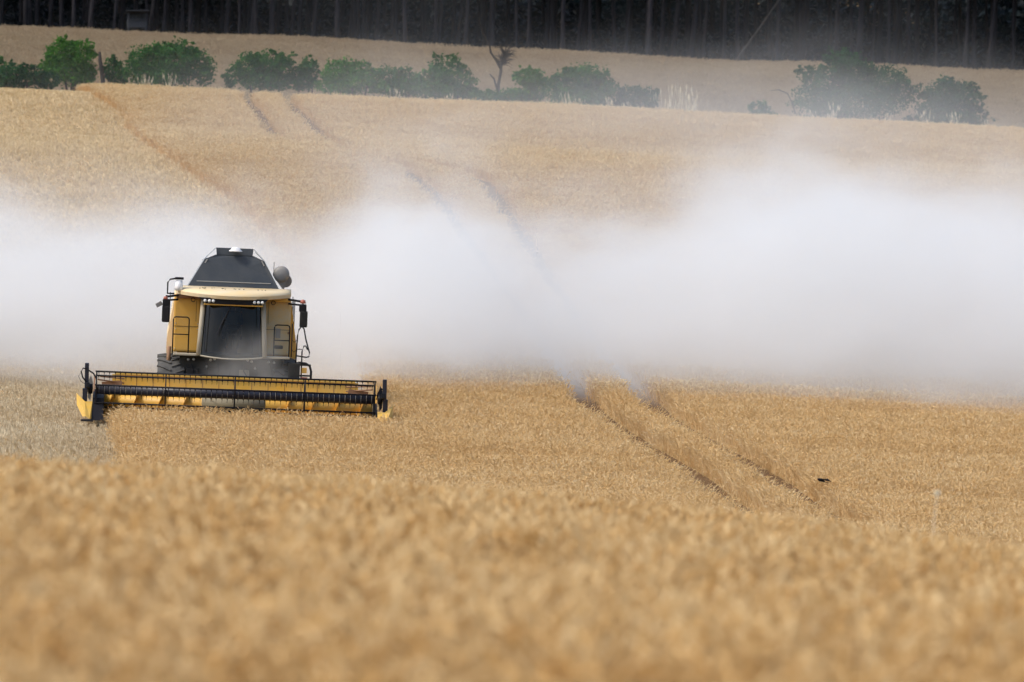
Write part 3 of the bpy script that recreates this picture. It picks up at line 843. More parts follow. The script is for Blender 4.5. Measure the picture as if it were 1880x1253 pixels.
# bare dead tree
def dead_tree():
    D = 300.6; sc = PX*D
    base = at(914, 178, D); gz = float(ground_z(base.x, D))
    e = empty('dead_tree', (base.x, D, gz)); tag(e, 'leafless dead tree with one bent limb reaching towards the forest', 'tree')
    def P(px, py, dy=0): q = at(px, py, D); return (q.x-base.x, dy, q.z-gz)
    MB().tube([P(914, 195), P(914, 172), P(915, 155), P(919, 135), P(920, 122)], [.11, .09, .08, .075, .07], 8).build('trunk', M['deadwood'], e)
    MB().tube([P(919, 126), P(911, 111), P(901, 97), P(899, 85), P(893, 72), P(886, 60), P(880, 40), P(887, 22)], [.07, .065, .06, .05, .03, .025, .02, .01], 7).build('limb', M['deadwood'], e)
    MB().tube([P(912, 163), P(907, 145), P(899, 136)], [.06, .05, .02], 6).build('limb', M['deadwood'], e)
    rr = random.Random(4)
    MB().tube([P(920, 124), P(924, 110), P(928, 98)], [.07, .05, .03], 6).build('limb', M['deadwood'], e)
    tw = MB()
    for k in range(150):
        t = rr.uniform(0, 1); s = (920+8*t, 122-26*t)
        a = rr.uniform(-1.0, 1.9); L = rr.uniform(8, 22)
        m_ = (s[0]+math.sin(a)*L*.5+rr.uniform(-2, 2), s[1]-math.cos(a)*L*.5)
        t_ = (m_[0]+math.sin(a+rr.uniform(-.5, .8))*L*.6, m_[1]-math.cos(a+rr.uniform(-.5, .8))*L*.5)
        d1, d2 = rr.uniform(-.3, .3), rr.uniform(-.7, .7)
        tw.tube([P(*s), P(*m_, d1), P(*t_, d2)], [.018, .013, .006], 4, False)
    tag(tw.build('twigs', M['deadwood'], e), kind='stuff')
dead_tree()
# a bare branch reaching out of the largest bush
bb = at(1455, 185, 300.2)
be = empty('bare_branch', (bb.x, 300.2, float(ground_z(bb.x, 300.2)))); tag(be, 'bare curved twig sticking out left of the largest bush', 'branch')
def Pb(px, py): q = at(px, py, 300.2); return (q.x-bb.x, 0, q.z-be.location.z)
MB().tube([Pb(1462, 215), Pb(1455, 190), Pb(1446, 172), Pb(1430, 165), Pb(1413, 167)], [.05, .04, .03, .025, .01], 5).build('limb', M['deadwood'], be)

# pale grass tufts along the bank
def tuft_mesh(seed):
    r = np.random.default_rng(seed); V, F = [], []
    for k in range(26):
        a = r.uniform(0, 6.28); b = r.normal(0, .12, 2); h = r.uniform(.5, 1.25); ln = r.uniform(.05, .4)
        p0 = np.array([b[0], b[1], -.05]); p1 = p0+[math.cos(a)*ln*.4, math.sin(a)*ln*.4, h*.6]; p2 = p0+[math.cos(a)*ln, math.sin(a)*ln, h]
        w = np.array([math.sin(a), -math.cos(a), 0])*.008
        o = len(V); V += [p0-w, p0+w, p1+w, p1-w, p2]; F += [(o, o+1, o+2, o+3), (o+3, o+2, o+4)]
        # plume
        o = len(V); w2 = w*2.6; V += [p2-[0, 0, .22], p2-w2-[0, 0, .08], p2+[0, 0, .05], p2+w2-[0, 0, .08]]; F.append((o, o+1, o+2, o+3))
    me = mesh_np('grass_tuft%d' % seed, V, F, [M['dry']])
    a = me.attributes.new('tint', 'FLOAT', 'POINT'); a.data.foreach_set('value', r.uniform(0, 1, len(V)).astype(np.float32))
    return me
tufts = [tuft_mesh(k) for k in range(3)]
for i, (px, what) in enumerate([(262, 'below the wide dome bush, first of its grass'), (274, 'below the wide dome bush, second of its grass'), (312, 'under the right half of the wide dome bush'), (724, 'beside the low hazy bush'), (826, 'under the pointed hazy bush'), (1040, 'under the left side of the dense dark bush'), (1062, 'under the middle of the dense dark bush'), (1118, 'at the right foot of the dense dark bush'), (1152, 'before the low spiky shrub'), (1230, 'first in the open gap right of the spiky shrub'), (1258, 'second in the open gap right of the spiky shrub'), (1276, 'tallest in the open gap right of the spiky shrub'), (1485, 'under the left side of the largest bush'), (1530, 'under the middle of the largest bush'), (1630, 'under the right side of the largest bush'), (1700, 'between the two dark bushes on the right'), (1752, 'under the round dark bush'), (1810, 'right of the round dark bush')]):
    D = 297.6 + random.uniform(0, 1.6); x = (px-940)*PX*D
    t = link('grass_tuft', tufts[i % 3], None, (x, D, float(ground_z(x, D))+.1), (0, 0, random.uniform(0, 6)))
    s = random.uniform(.8, 1.25) * (1.5 if 1220 < px < 1290 else 1); t.scale = (s, s, s)
    tag(t, 'pale dry grass tuft ' + what, 'grass tuft', 'dry grass on the bank')

# ------------------------------------------------------------------ combine harvester
HX, HY = -6.84, 140.0
comb = empty('combine_harvester', (HX, HY, float(ground_z(HX, HY))), (math.atan(0.052), 0.038, 0.060))
tag(comb, 'dusty yellow combine harvester driving towards the viewer with its wide reel down', 'combine harvester')
HS, BS = 0.0134, 0.0139
def hz_(py): return (790 - py) * HS                 # header heights, photograph rows read at the machine's middle
def bz_(py): return (767 - py) * BS - 0.06
BO = -0.09                                           # the body sits a touch left of the header's middle
Yc = 4.2                                             # distance from the reel back to the cab's front

# --- chassis and body
def part(mb, name, mat, parent=comb, **kw): return mb.build(name, M[mat], parent, **kw)
mb = MB(); mb.box((BO, Yc+1.0, 1.28), (2.62, 1.1, .62), bevel=.03)
mb.box((BO, Yc+3.6, 1.2), (2.3, 5.0, .7), bevel=.03)
mb.box((BO+1.60, Yc+0.55, 1.15), (.3, .7, .72), bevel=.02)
part(mb, 'chassis', 'dark')
mb = MB(); mb.box((BO, Yc+.42, 1.625), (2.96, .5, .05), bevel=.012)
part(mb, 'platform', 'pillar')
for sx in (-1, 1):
    for dx, dz in ((.95, 1.50), (1.09, 1.49), (.62, 1.33), (.42, 1.53), (.52, 1.5)):
        mb = MB(); mb.lathe([(.0, -.03), (.034, -.03), (.036, 0.0), (.026, .012), (.026, .03)], (BO+sx*dx, Yc+.425, dz), 1, 12)
        part(mb, 'lamp' if dx < .6 else 'bolt', 'lens' if dx < .6 else 'steel')
mb = MB(); mb.prism([(-.2, 1.08), (1.4, 1.15), (1.4, .65), (-1.6, .35), (-1.8, .92)], 0, -.72, .72)
f = part(mb, 'feeder_house', 'dark', loc=(BO, Yc+.6, -.1))
MB().tube([(BO-1.25, Yc+.3, 1.0), (BO+1.2, Yc+.3, 1.0)], .07, 10).build('front_axle', M['dark'], comb)
rh = random.Random(6)
for k in range(7):
    x0 = BO-1.0+k*.33; zz = 1.46-rh.uniform(0, .1)
    MB().tube([(x0, Yc+.40, zz), (x0+rh.uniform(-.08, .08), Yc+.34, zz-.2), (x0+rh.uniform(-.2, .2), Yc+.32, zz-.36), (x0+rh.uniform(-.25, .25), Yc+.38, zz-.5)], .016, 6).build('hydraulic_hose', M['black'], comb)
for x0, w0 in ((-.98, .3), (-.45, .22), (.34, .26), (.95, .34)):
    MB().box((BO+x0, Yc+.40, 1.18), (w0, .06, .2), bevel=.015).build('cover_plate', M['dull_steel'] if x0 == .34 else M['dark'], comb)
# yellow fronts beside the cab
for sx, a, b in ((-1, -1.5, -.82), (1, .80, 1.48)):
    mb = MB(); mb.box((BO+(a+b)/2, Yc+1.15, (1.66+3.12)/2), (b-a, .5, 3.12-1.66), bevel=.05)
    fp = part(mb, 'front_panel', 'yellow' if sx < 0 else 'yellow_dusty')
    MB().box((BO+(a+b)/2, Yc+.898, 2.31), (b-a-.04, .008, .010)).build('seam', M['dark'], fp)
    MB().box((BO+(a+b)/2-sx*.23, Yc+.898, 2.75), (.008, .008, .62)).build('seam', M['dark'], fp)
    for zz in (1.74, 2.24, 2.38, 3.02):
        for xx in (a+.06, b-.06):
            MB().lathe([(0, -.012), (.012, -.010), (.014, 0), (.014, .01)], (BO+xx, Yc+.9, zz), 1, 8).build('bolt', M['steel'], fp)
# flanks (rounded covers that bulge outwards behind the fronts)
for sx in (-1, 1):
    mb = MB()
    prof = [(1.42, 3.10), (1.50, 3.0), (1.54, 2.7), (1.60, 2.3), (1.655, 1.95), (1.66, 1.6), (1.60, 1.42), (1.40, 1.40)]
    mb.prism([(sx*x, z) for x, z in (prof if sx > 0 else prof[::-1])], 1, Yc+1.42, Yc+6.6)
    fl = part(mb, 'side_panel', 'roof_cream' if sx < 0 else 'yellow', loc=(BO, 0, 0))
    for q in range(3): MB().box((sx*1.607, Yc+2.6+q*1.3, 2.25), (.02, .03, 1.5)).build('seam', M['dark'], fl, loc=(0, 0, 0), rot=(0, sx*.0, 0))
mb = MB(); mb.box((BO, Yc+4.0, 2.3), (2.78, 5.2, 1.62)); mb.box((BO, Yc+7.2, 2.0), (2.3, 1.8, 1.4), bevel=.1, taper=(1, .8))
part(mb, 'body', 'yellow')
# grain tank extension: hexagonal front plate leaning back, splayed sides, rear plate
T0, T1, T2 = (1.19, 3.28), (.765, 4.02), (.48, 4.27)
yf0, yf1, yf2 = Yc+1.35, Yc+1.62, Yc+1.78
gt = part(MB().box((BO, Yc+2.6, 3.2), (2.3, 2.6, .2)), 'grain_tank', 'dark')
mb = MB(); mb.sheet([(-T0[0], yf0, T0[1]), (T0[0], yf0, T0[1]), (T1[0], yf1, T1[1]), (T2[0], yf2-.04, T2[1]-.13), (-T2[0], yf2-.04, T2[1]-.13), (-T1[0], yf1, T1[1])], .03, (0, 1, -.3))
tp = part(mb, 'tank_front_plate', 'slate', gt, loc=(BO, 0, 0))
mb = MB(); mb.sheet([(-T2[0]+.02, yf2-.06, T2[1]-.13), (T2[0]-.02, yf2-.06, T2[1]-.13), (T2[0], yf2-.02, T2[1]+.05), (-T2[0], yf2-.02, T2[1]+.05)], .02, (0, 1, 0))
part(mb, 'tank_front_lip', 'slate', gt, loc=(BO, 0, 0))
mb = MB(); mb.box((0, yf0-.0+.06, T0[1]+.18), (1.9, .02, .022)); part(mb, 'tank_rib', 'steel', gt, loc=(BO, 0, 0), rot=(0, 0, 0))
for sx in (-1, 1):
    mb = MB(); mb.sheet([(sx*T0[0], yf0, T0[1]), (sx*T1[0], yf1, T1[1]), (sx*(T1[0]-.10), yf1+1.9, T1[1]-.03), (sx*(T0[0]-.16), yf0+2.4, T0[1])], .025, (sx, 0, .5))
    part(mb, 'tank_side_flap', 'slate_pale', gt, loc=(BO, 0, 0))
    mb = MB(); mb.sheet([(sx*T1[0], yf1, T1[1]), (sx*T2[0], yf2-.1, T2[1]+.03), (sx*(T2[0]+.10), yf2+1.3, T2[1]-.12), (sx*(T1[0]+.06), yf1+1.7, T1[1]-.10)], .025, (sx*.5, 0, 1))
    part(mb, 'tank_corner_flap', 'slate_pale', gt, loc=(BO, 0, 0))
    MB().box((sx*.73, yf1-.02, T1[1]-.06), (.03, .03, .14), (0, -sx*.5, 0)).build('hinge', M['steel'], gt, loc=(BO, 0, 0))
mb = MB(); mb.sheet([(-T0[0]+.16, yf0+2.45, T0[1]), (T0[0]-.16, yf0+2.45, T0[1]), (T1[0]-.1, yf1+1.95, T1[1]-.06), (-T1[0]+.1, yf1+1.95, T1[1]-.06)], .03, (0, 1, .2))
part(mb, 'tank_rear_plate', 'slate', gt, loc=(BO, 0, 0))
mb = MB(); mb.lathe([(.0, .13), (.05, .125), (.1, .1), (.13, .05), (.17, .02), (.17, 0), (0, 0)], (0, 0, 0), 2, 18)
o_ = part(mb, 'tank_beacon', 'white', loc=(BO+.02, yf2-.16, T2[1]-.03)); o_.scale = (1, .6, .9)
# unloading spout folded back along the far side
sp = MB(); sp.tube([(BO+1.34, Yc+7.5, 3.42), (BO+1.34, Yc+2.6, 3.5)], .17, 16)
us = part(sp, 'unloading_auger', 'silver_paint')
sp = MB(); sp.lathe([(.0, -.12), (.12, -.115), (.19, -.07), (.215, 0), (.205, .12), (.17, .3)], (BO+1.22, Yc+2.35, 3.68), 1, 24)
part(sp, 'auger_spout', 'silver_paint', us)
sp = MB(); sp.sheet([(BO+1.03, Yc+2.33, 3.6), (BO+1.42, Yc+2.33, 3.6), (BO+1.33, Yc+2.36, 3.38), (BO+1.30, Yc+2.36, 3.26)], .03, (0, 1, 0)); part(sp, 'spout_boot', 'silver_paint', us)
MB().tube([(BO+1.03, Yc+2.5, 3.5), (BO+1.03, Yc+2.5, 3.98)], .008, 5).build('antenna', M['dark'], comb)

# --- cab
cab = MB()
cw0, cw1 = .84, .76            # half width at floor and at roof
zb, zt = 1.66, 3.02
for sx in (-1, 1):
    cab.tube([(sx*cw0, Yc+.14, zb-.04), (sx*(cw0-.03), Yc+.22, zb+.5), (sx*cw1, Yc+.38, zt+.02)], .062, 10)
    cab.tube([(sx*(cw0-.02), Yc+1.5, zb), (sx*cw1, Yc+1.5, zt)], .05, 8)
cab.box((0, Yc+.9, zb-.03), (1.66, 1.5, .06))
cabo = part(cab, 'cab', 'pillar', loc=(BO, 0, 0))
MB().box((0, Yc+1.53, (zb+zt)/2), (1.6, .05, zt-zb)).build('rear_wall', M['interior'], cabo)
def shield(u, v):
    # curved windscreen; lower edge dips forward in the middle
    w = cw0 - .06 + (cw1 - cw0) * v
    x = (u*2-1)*w
    cx = x/w
    z = (zb - .03 - .05*(1-cx*cx)*1.0) * (1-v) + (zt - .06)*v
    y = Yc + .12 - .24*(1-cx*cx) + .24*v
    return (x, y, z)
ws = MB(); ws.grid(shield, 18, 12); part(ws, 'windscreen', 'glass', cabo)
for sx in (-1, 1):
    mb = MB(); mb.sheet([(sx*(cw0-.01), Yc+.3, zb), (sx*(cw0-.02), Yc+1.48, zb), (sx*cw1, Yc+1.48, zt), (sx*cw1, Yc+.3, zt)], .008, (sx, 0, 0)); part(mb, 'side_window', 'glass', cabo)
    mb = MB(); mb.tube([(sx*(cw0-.14), Yc+.02, zb+.06), (sx*(cw1-.085), Yc+.24, zt-.02)], .011, 6); part(mb, 'windscreen_trim', 'black', cabo)
mb = MB(); mb.tube([(shield(k/16, 0)[0], shield(k/16, 0)[1]-.01, shield(k/16, 0)[2]-.012) for k in range(17)], .022, 6); part(mb, 'windscreen_sill', 'pillar', cabo)
mb = MB(); mb.tube([(-.05, Yc+.09, zt-.08), (-.28, Yc-.01, zt-.62)], .012, 6); mb.tube([(-.22, Yc-.0, zt-.42), (-.40, Yc-.06, zt-.86)], .012, 5); part(mb, 'wiper', 'black', cabo)
mb = MB(); mb.box((0, Yc+1.05, zb+.42), (.52, .5, .12), bevel=.04); mb.box((0, Yc+1.3, zb+.82), (.5, .13, .78), (-.12, 0, 0), bevel=.05); mb.box((0, Yc+1.05, zb+.2), (.3, .3, .4)); part(mb, 'seat', 'interior', cabo)
mb = MB(); mb.lathe([(.175, -.014), (.19, 0), (.175, .014), (.165, 0), (.175, -.014)], (0, 0, 0), 2, 20); mb.tube([(0, 0, 0), (0, -.12, -.55)], .03, 8); mb.tube([(-.17, 0, 0), (.17, 0, 0)], .012, 6)
part(mb, 'steering_wheel', 'interior', cabo, loc=(0, Yc+.58, zb+.66), rot=(.5, 0, 0))
mb = MB(); mb.box((.62, Yc+.9, zb+.3), (.2, .8, .6), bevel=.03); part(mb, 'console', 'interior', cabo)
# operator in a blue shirt (one continuous figure)
def operator():
    me = bpy.data.meshes.new('person_body')
    J = [(0, 0, 0, .13, .12), (0, .02, .18, .15, .11), (0, .03, .36, .17, .12), (0, .02, .47, .08, .07), (0, .0, .54, .055, .055), (0, -.02, .64, .085, .095), (0, -.02, .74, .07, .085),
         (-.18, .02, .42, .065, .065), (-.24, -.08, .2, .05, .05), (-.14, -.34, .2, .036, .036), (-.11, -.42, .22, .035, .025),
         (.18, .02, .42, .065, .065), (.24, -.08, .2, .05, .05), (.14, -.34, .2, .036, .036), (.11, -.42, .22, .035, .025),
         (-.1, -.05, -.02, .09, .09), (-.14, -.45, .02, .065, .065), (-.14, -.5, -.4, .045, .045), (-.14, -.62, -.43, .04, .03),
         (.1, -.05, -.02, .09, .09), (.14, -.45, .02, .065, .065), (.14, -.5, -.4, .045, .045), (.14, -.62, -.43, .04, .03)]
    E = [(0, 1), (1, 2), (2, 3), (3, 4), (4, 5), (5, 6), (2, 7), (7, 8), (8, 9), (9, 10), (2, 11), (11, 12), (12, 13), (13, 14), (0, 15), (15, 16), (16, 17), (17, 18), (0, 19), (19, 20), (20, 21), (21, 22)]
    me.from_pydata([j[:3] for j in J], E, [])
    o = link('person', me)
    md = o.modifiers.new('skin', 'SKIN'); md.use_smooth_shade = True
    for j, sv in zip(J, me.skin_vertices[0].data): sv.radius = (j[3], j[4])
    me.skin_vertices[0].data[0].use_root = True
    o.modifiers.new('sub', 'SUBSURF').levels = 1
    o.modifiers['sub'].render_levels = 2
    m, nt, out = new_mat('operator_clothes')
    b = N(nt, 'ShaderNodeBsdfPrincipled'); tc = N(nt, 'ShaderNodeTexCoord'); sp_ = N(nt, 'ShaderNodeSeparateXYZ'); nt.links.new(tc.outputs['Object'], sp_.inputs[0])
    r = ramp(nt, sp_.outputs[2], [(0.0, (.02, .03, .06)), (0.06, (.06, .2, .36)), (.50, (.06, .2, .36)), (.51, (.42, .25, .17)), (.70, (.42, .25, .17)), (.715, (.05, .03, .02))])
    r.color_ramp.interpolation = 'CONSTANT'
    nt.links.new(r.outputs[0], b.inputs['Base Color']); b.inputs['Roughness'].default_value = .8; nt.links.new(b.outputs[0], out.inputs[0])
    me.materials.append(m)
    bpy.context.view_layer.update()
    o.matrix_world = comb.matrix_world @ Matrix.Translation((BO, Yc+1.0, zb+.58))
    return o
bpy.context.view_layer.update()
tag(operator(), 'driver in a blue shirt seated behind the dark cab glass', 'person')

# --- roof
def roofz(u): return 3.17 + .02*math.cos(u*math.pi)
rf = MB()
n = 20
front, rear = [], []
for k in range(n+1):
    u = k/n*2-1
    x = u*1.47
    yfw = Yc + .95 - 1.12*(max(0, 1-abs(u)**2.2))**.75        # visor bows forward in the middle
    front.append((x, yfw, 3.225 - .065*(1-abs(u)**2)))
    rear.append((x, Yc+1.4, 3.335))
bm = rf.bm
top_r = [bm.verts.new(p) for p in rear]; top_m = [bm.verts.new(((a[0]+b[0])/2, (a[1]*.65+b[1]*.35), a[2]*.4+b[2]*.6+.01)) for a, b in zip(front, rear)]
top_f = [bm.verts.new(p) for p in front]; low_f = [bm.verts.new((p[0]*.995, p[1]+.03, p[2]-.085)) for p in front]; low_r = [bm.verts.new((p[0], p[1], p[2]-.16)) for p in rear]
for A_, B_ in ((top_r, top_m), (top_m, top_f), (top_f, low_f), (low_f, low_r), (low_r, top_r)):
    for k in range(n):
        fc = bm.faces.new((A_[k], A_[k+1], B_[k+1], B_[k])); fc.smooth = A_ in (top_r, top_m)
for k in (0, n): bm.faces.new((top_r[k], top_m[k], top_f[k], low_f[k], low_r[k]))
roof = part(rf, 'cab_roof', 'roof_cream', loc=(BO, 0, 0))
# debris lying on the roof
mb = MB()
rr = random.Random(8)
for k in range(16):
    mb.box((rr.uniform(-.9, .9), Yc+rr.uniform(.45, 1.0), 3.31), (rr.uniform(.015, .04), .03, .014), (0, 0, rr.uniform(0, 3)))
tag(part(mb, 'chaff', 'dark', roof), kind='stuff')
# light strip under the visor
mb = MB(); mb.prism([(-.88, 3.10), (.88, 3.10), (.72, 2.965), (.3, 2.945), (-.3, 2.945), (-.72, 2.965)], 1, Yc+.02, Yc+.3)
lb = part(mb, 'light_strip', 'black', roof, loc=(0, -.05, .0))
for x in (-.72, -.61, -.51, .53, .63, .73):
    mb = MB(); mb.lathe([(0, -.02), (.03, -.018), (.038, 0), (.042, .02), (.042, .06)], (x, Yc-.05, 3.02), 1, 14); part(mb, 'work_light', 'lens', roof)
mb = MB(); mb.box((0, Yc+.1, 2.93), (1.5, .2, .035), bevel=.01); part(mb, 'visor_strip', 'yellow', roof)
for sx in (-1, 1):
    mb = MB(); mb.box((sx*1.14, Yc+.84, 3.075), (.62, .16, .10), bevel=.02); part(mb, 'roof_bracket', 'rust' if sx < 0 else 'yellow', roof)
    mb = MB(); mb.tube([(sx*1.02+.05*math.cos(t), Yc+.74, 3.0+.05*math.sin(t)) for t in [k*math.pi/8 for k in range(17)]], .011, 6, False); part(mb, 'lifting_eye', 'dark', roof)
# mirrors
for sx in (-1, 1):
    mx_ = BO+sx*1.70 if sx < 0 else BO+sx*1.77
    ma = MB(); ma.tube([(BO+sx*1.40, Yc+.75, 3.10), (mx_+sx*.0, Yc+.6, 3.06)], .028, 8); ma.tube([(BO+sx*1.40, Yc+.75, 2.99), (mx_, Yc+.6, 2.97)], .024, 8)
    ma.tube([(mx_, Yc+.6, 3.1), (mx_, Yc+.58, 2.5)], .02, 8); ma.box((mx_, Yc+.58, 2.9), (.19, .12, .2), bevel=.03)
    mo = part(ma, 'mirror_arm', 'black')
    mm_ = MB(); mm_.box((mx_ + (0 if sx < 0 else .03), Yc+.55, 2.62), (.205, .07, .42), (0, 0, sx*.2), bevel=.035); part(mm_, 'mirror', 'black' if sx < 0 else 'dark', mo)
    if sx > 0:
        mm_ = MB(); mm_.lathe([(0, .1), (.06, .08), (.075, 0)], (mx_, Yc+.58, 3.02), 2, 12); part(mm_, 'indicator_lamp', 'red', mo)
ma = MB(); ma.box((BO-1.88, Yc+.56, 2.86), (.17, .03, .11), (0, -.5, .3), bevel=.012); part(ma, 'wide_angle_mirror', 'silver_paint')
mb = MB(); mb.tube([(BO-1.50, Yc+.7, 3.14), (BO-1.68, Yc+.7, 3.14), (BO-1.68, Yc+.7, 3.42), (BO-1.62, Yc+.7, 3.50), (BO-1.52, Yc+.7, 3.52), (BO-1.42, Yc+.7, 3.52)], .022, 8); part(mb, 'lamp_guard', 'black')
mb = MB(); mb.lathe([(.10, 0), (.105, .1), (.09, .26), (0, .26)], (BO-1.40, Yc+.75, 3.22), 2, 18); bc = part(mb, 'beacon', 'white')
mb = MB(); mb.box((BO-1.39, Yc+.75, 3.53), (.22, .2, .06), bevel=.015); part(mb, 'beacon_cap', 'black', bc)
mb = MB(); mb.lathe([(0, .07), (.05, .06), (.06, 0)], (BO-1.72, Yc+.58, 3.0), 2, 10); part(mb, 'indicator_lamp', 'red')
# handrails
def rail(xa, xb, z0, z1, zm, y, mat='black', r=.017):
    mb = MB(); c = .06
    mb.tube([(xa, y, z0), (xa, y, z1-c), (xa+c*.3*(1 if xb > xa else -1), y, z1-c*.3), (xa+c*(1 if xb > xa else -1), y, z1), (xb-c*(1 if xb > xa else -1), y, z1), (xb-c*.3*(1 if xb > xa else -1), y, z1-c*.3), (xb, y, z1-c), (xb, y, z0)], r, 8)
    mb.tube([(xa, y, zm), (xb, y, zm)], r*.85, 8)
    return part(mb, 'handrail', mat)
rail(BO-1.50, BO-1.10, 1.60, 2.56, 2.12, Yc+.5)
rail(BO+1.07, BO+1.46, 1.60, 2.45, 2.06, Yc+.5)
MB().box((BO+1.17, Yc+.88, 2.22), (.13, .03, .24), bevel=.01).build('warning_plate', M['silver_paint'], comb)
MB().box((BO+1.20, Yc+.88, 1.87), (.22, .03, .09), bevel=.03).build('grip_recess', M['dark'], comb)
MB().box((BO+1.44, Yc+.88, 2.24), (.05, .03, .06), bevel=.01).build('latch', M['rust'], comb)
# ladder with its hand loops at the driver's door
mb = MB()
lx = BO+1.66
mb.tube([(lx-.02, Yc+.4, 1.5), (lx, Yc+.4, 2.2), (lx+.03, Yc+.4, 2.36), (lx+.10, Yc+.4, 2.44), (lx+.16, Yc+.4, 2.38), (lx+.22, Yc+.4, 2.1), (lx+.32, Yc+.4, 1.78), (lx+.31, Yc+.4, 1.68), (lx+.24, Yc+.4, 1.66), (lx-.0, Yc+.4, 1.69)], .018, 8)
mb.tube([(lx+.13, Yc+.4, 1.0), (lx+.13, Yc+.4, 1.8), (lx+.17, Yc+.4, 1.94), (lx+.22, Yc+.4, 1.95), (lx+.27, Yc+.4, 1.85)], .018, 8)
mb.tube([(lx-.14, Yc+.4, 2.5), (lx-.14, Yc+.4, 1.65)], .016, 8)
for z in (2.1, 1.85): mb.tube([(lx-.14, Yc+.42, z), (lx-.08, Yc+.42, z-.07), (lx-.02, Yc+.42, z-.02)], .009, 6)
mb.tube([(lx, Yc+.4, 1.86), (lx+.13, Yc+.4, 1.86)], .012, 6)
part(mb, 'ladder_rail', 'black')
mb = MB()
mb.tube([(lx+.05, Yc+.4, 1.52), (lx+.24, Yc+.4, 1.50), (lx+.34, Yc+.4, 1.44), (lx+.38, Yc+.4, 1.3), (lx+.38, Yc+.4, .6)], .03, 8)
mb.tube([(lx+.06, Yc+.4, 1.5), (lx+.06, Yc+.4, .6)], .03, 8)
for z in (.65, .92, 1.19, 1.46): mb.box((lx+.22, Yc+.42, z), (.3, .22, .035))
ld = part(mb, 'ladder', 'dark')
MB().box((lx+.20, Yc+.28, 1.33), (.13, .06, .14), bevel=.01).build('reflector', M['yellow'], ld)
MB().box((lx+.20, Yc+.28, 1.10), (.17, .06, .12), bevel=.01).build('tail_reflector', M['red'], ld)
MB().lathe([(0, -.03), (.08, -.03), (.08, .03), (0, .03)], (lx-.05, Yc+.5, 1.47), 2, 14).build('step_lamp', M['steel'], comb)
MB().tube([(BO-1.60, Yc+.6, 1.2), (BO-1.58, Yc+.6, 1.8)], .05, 8).build('exhaust_stub', M['rust'], comb)

# wheels: tyre with chevron lugs, and rim
def wheel(x, y, R, W, name='wheel'):
    e = empty(name); e.parent = comb; e.location = (x, y, R-.05)
    t = MB(); h = W/2
    t.lathe([(R*.55, -h*.85), (R*.8, -h), (R*.93, -h*.95), (R*.965, -h*.6), (R*.97, 0), (R*.965, h*.6), (R*.93, h*.95), (R*.8, h), (R*.55, h*.85)], (0, 0, 0), 0, 40)
    nl = 22
    for k in range(nl):
        for s in (-1, 1):
            a0 = 2*math.pi*(k+(.5 if s > 0 else 0))/nl
            pts = []
            for (u, da, rr_) in ((0.02, 0.0, 1.0), (.5, .10, 1.0), (1.0, .22, .955)):
                a = a0 - da
                pts.append(Vector((s*h*u, R*rr_*math.cos(a), R*rr_*math.sin(a))))
            for p, q in zip(pts[:-1], pts[1:]):
                d = q-p; rad = Vector((0, (p.y+q.y)/2, (p.z+q.z)/2)).normalized()
                w = d.cross(rad).normalized()*.035
                A_ = [p-w-rad*.05, p+w-rad*.05, q+w-rad*.05, q-w-rad*.05]; B_ = [p-w*.8+rad*.012, p+w*.8+rad*.012, q+w*.8+rad*.012, q-w*.8+rad*.012]
                vs = [t.bm.verts.new(v) for v in A_+B_]
                for f_ in ((0, 1, 2, 3), (4, 5, 6, 7), (0, 1, 5, 4), (1, 2, 6, 5), (2, 3, 7, 6), (3, 0, 4, 7)): t.bm.faces.new([vs[i] for i in f_])
    part(t, 'tyre', 'rubber', e)
    r_ = MB(); r_.lathe([(0, -h*.35), (R*.2, -h*.35), (R*.25, -h*.5), (R*.5, -h*.75), (R*.57, -h*.85), (R*.57, h*.85), (R*.5, h*.75), (R*.25, h*.5), (R*.2, h*.35), (0, h*.35)], (0, 0, 0), 0, 28)
    part(r_, 'rim', 'yellow', e)
wheel(BO-1.52, Yc+1.0, .82, .68); wheel(BO+1.36, Yc+1.0, .82, .56)
wheel(BO-1.2, Yc+5.2, .6, .45); wheel(BO+1.2, Yc+5.2, .6, .45)

# --- header
W0, W1 = -3.42, 3.42                 # reel ends
rc = Vector((0, 0.0, .915)); RR = .455
hd = MB()
hd.box((0, 1.28, 1.02), (6.1, .06, .42)); hd.box((0, 1.32, 1.255), (5.95, .22, .075), bevel=.015); 
hd.box((0, 1.20, .83), (6.7, .12, .10)); hd.box((0, 1.26, .5), (6.8, .05, .60)); hd.box((0, .75, .235), (6.8, 1.1, .03), (-.03, 0, 0))
header = part(hd, 'header', 'header_yellow')
mb = MB(); mb.box((0, 1.245, .80), (6.6, .05, .13)); part(mb, 'shade_strip', 'black', header)  # black strip painted in as the shadow below the yellow back sheet
# vertical seams of the back sheet
for k in range(15):
    x = -2.85 + k*5.7/14
    MB().box((x, 1.247, 1.02), (.012, .008, .38)).build('seam', M['rust'], header)
for sx in (-1, 1):
    mb = MB(); mb.prism([(1.3, 1.2), (1.3, .25), (-.25, .22), (-.15, .42), (.6, .78), (1.0, 1.05)], 0, sx*3.47, sx*3.50); part(mb, 'end_sheet', 'rust' if sx < 0 else 'yellow', header)
    mb = MB(); mb.tube([(sx*2.75, 1.15, 1.13), (sx*3.35, .9, 1.18)], .02, 6); mb.tube([(sx*2.75, 1.15, 1.02), (sx*3.4, .9, 1.10)], .02, 6); mb.box((sx*3.05, 1.1, .98), (.5, .1, .16), (0, sx*.1, 0)); part(mb, 'reel_drive_linkage', 'rust', header)
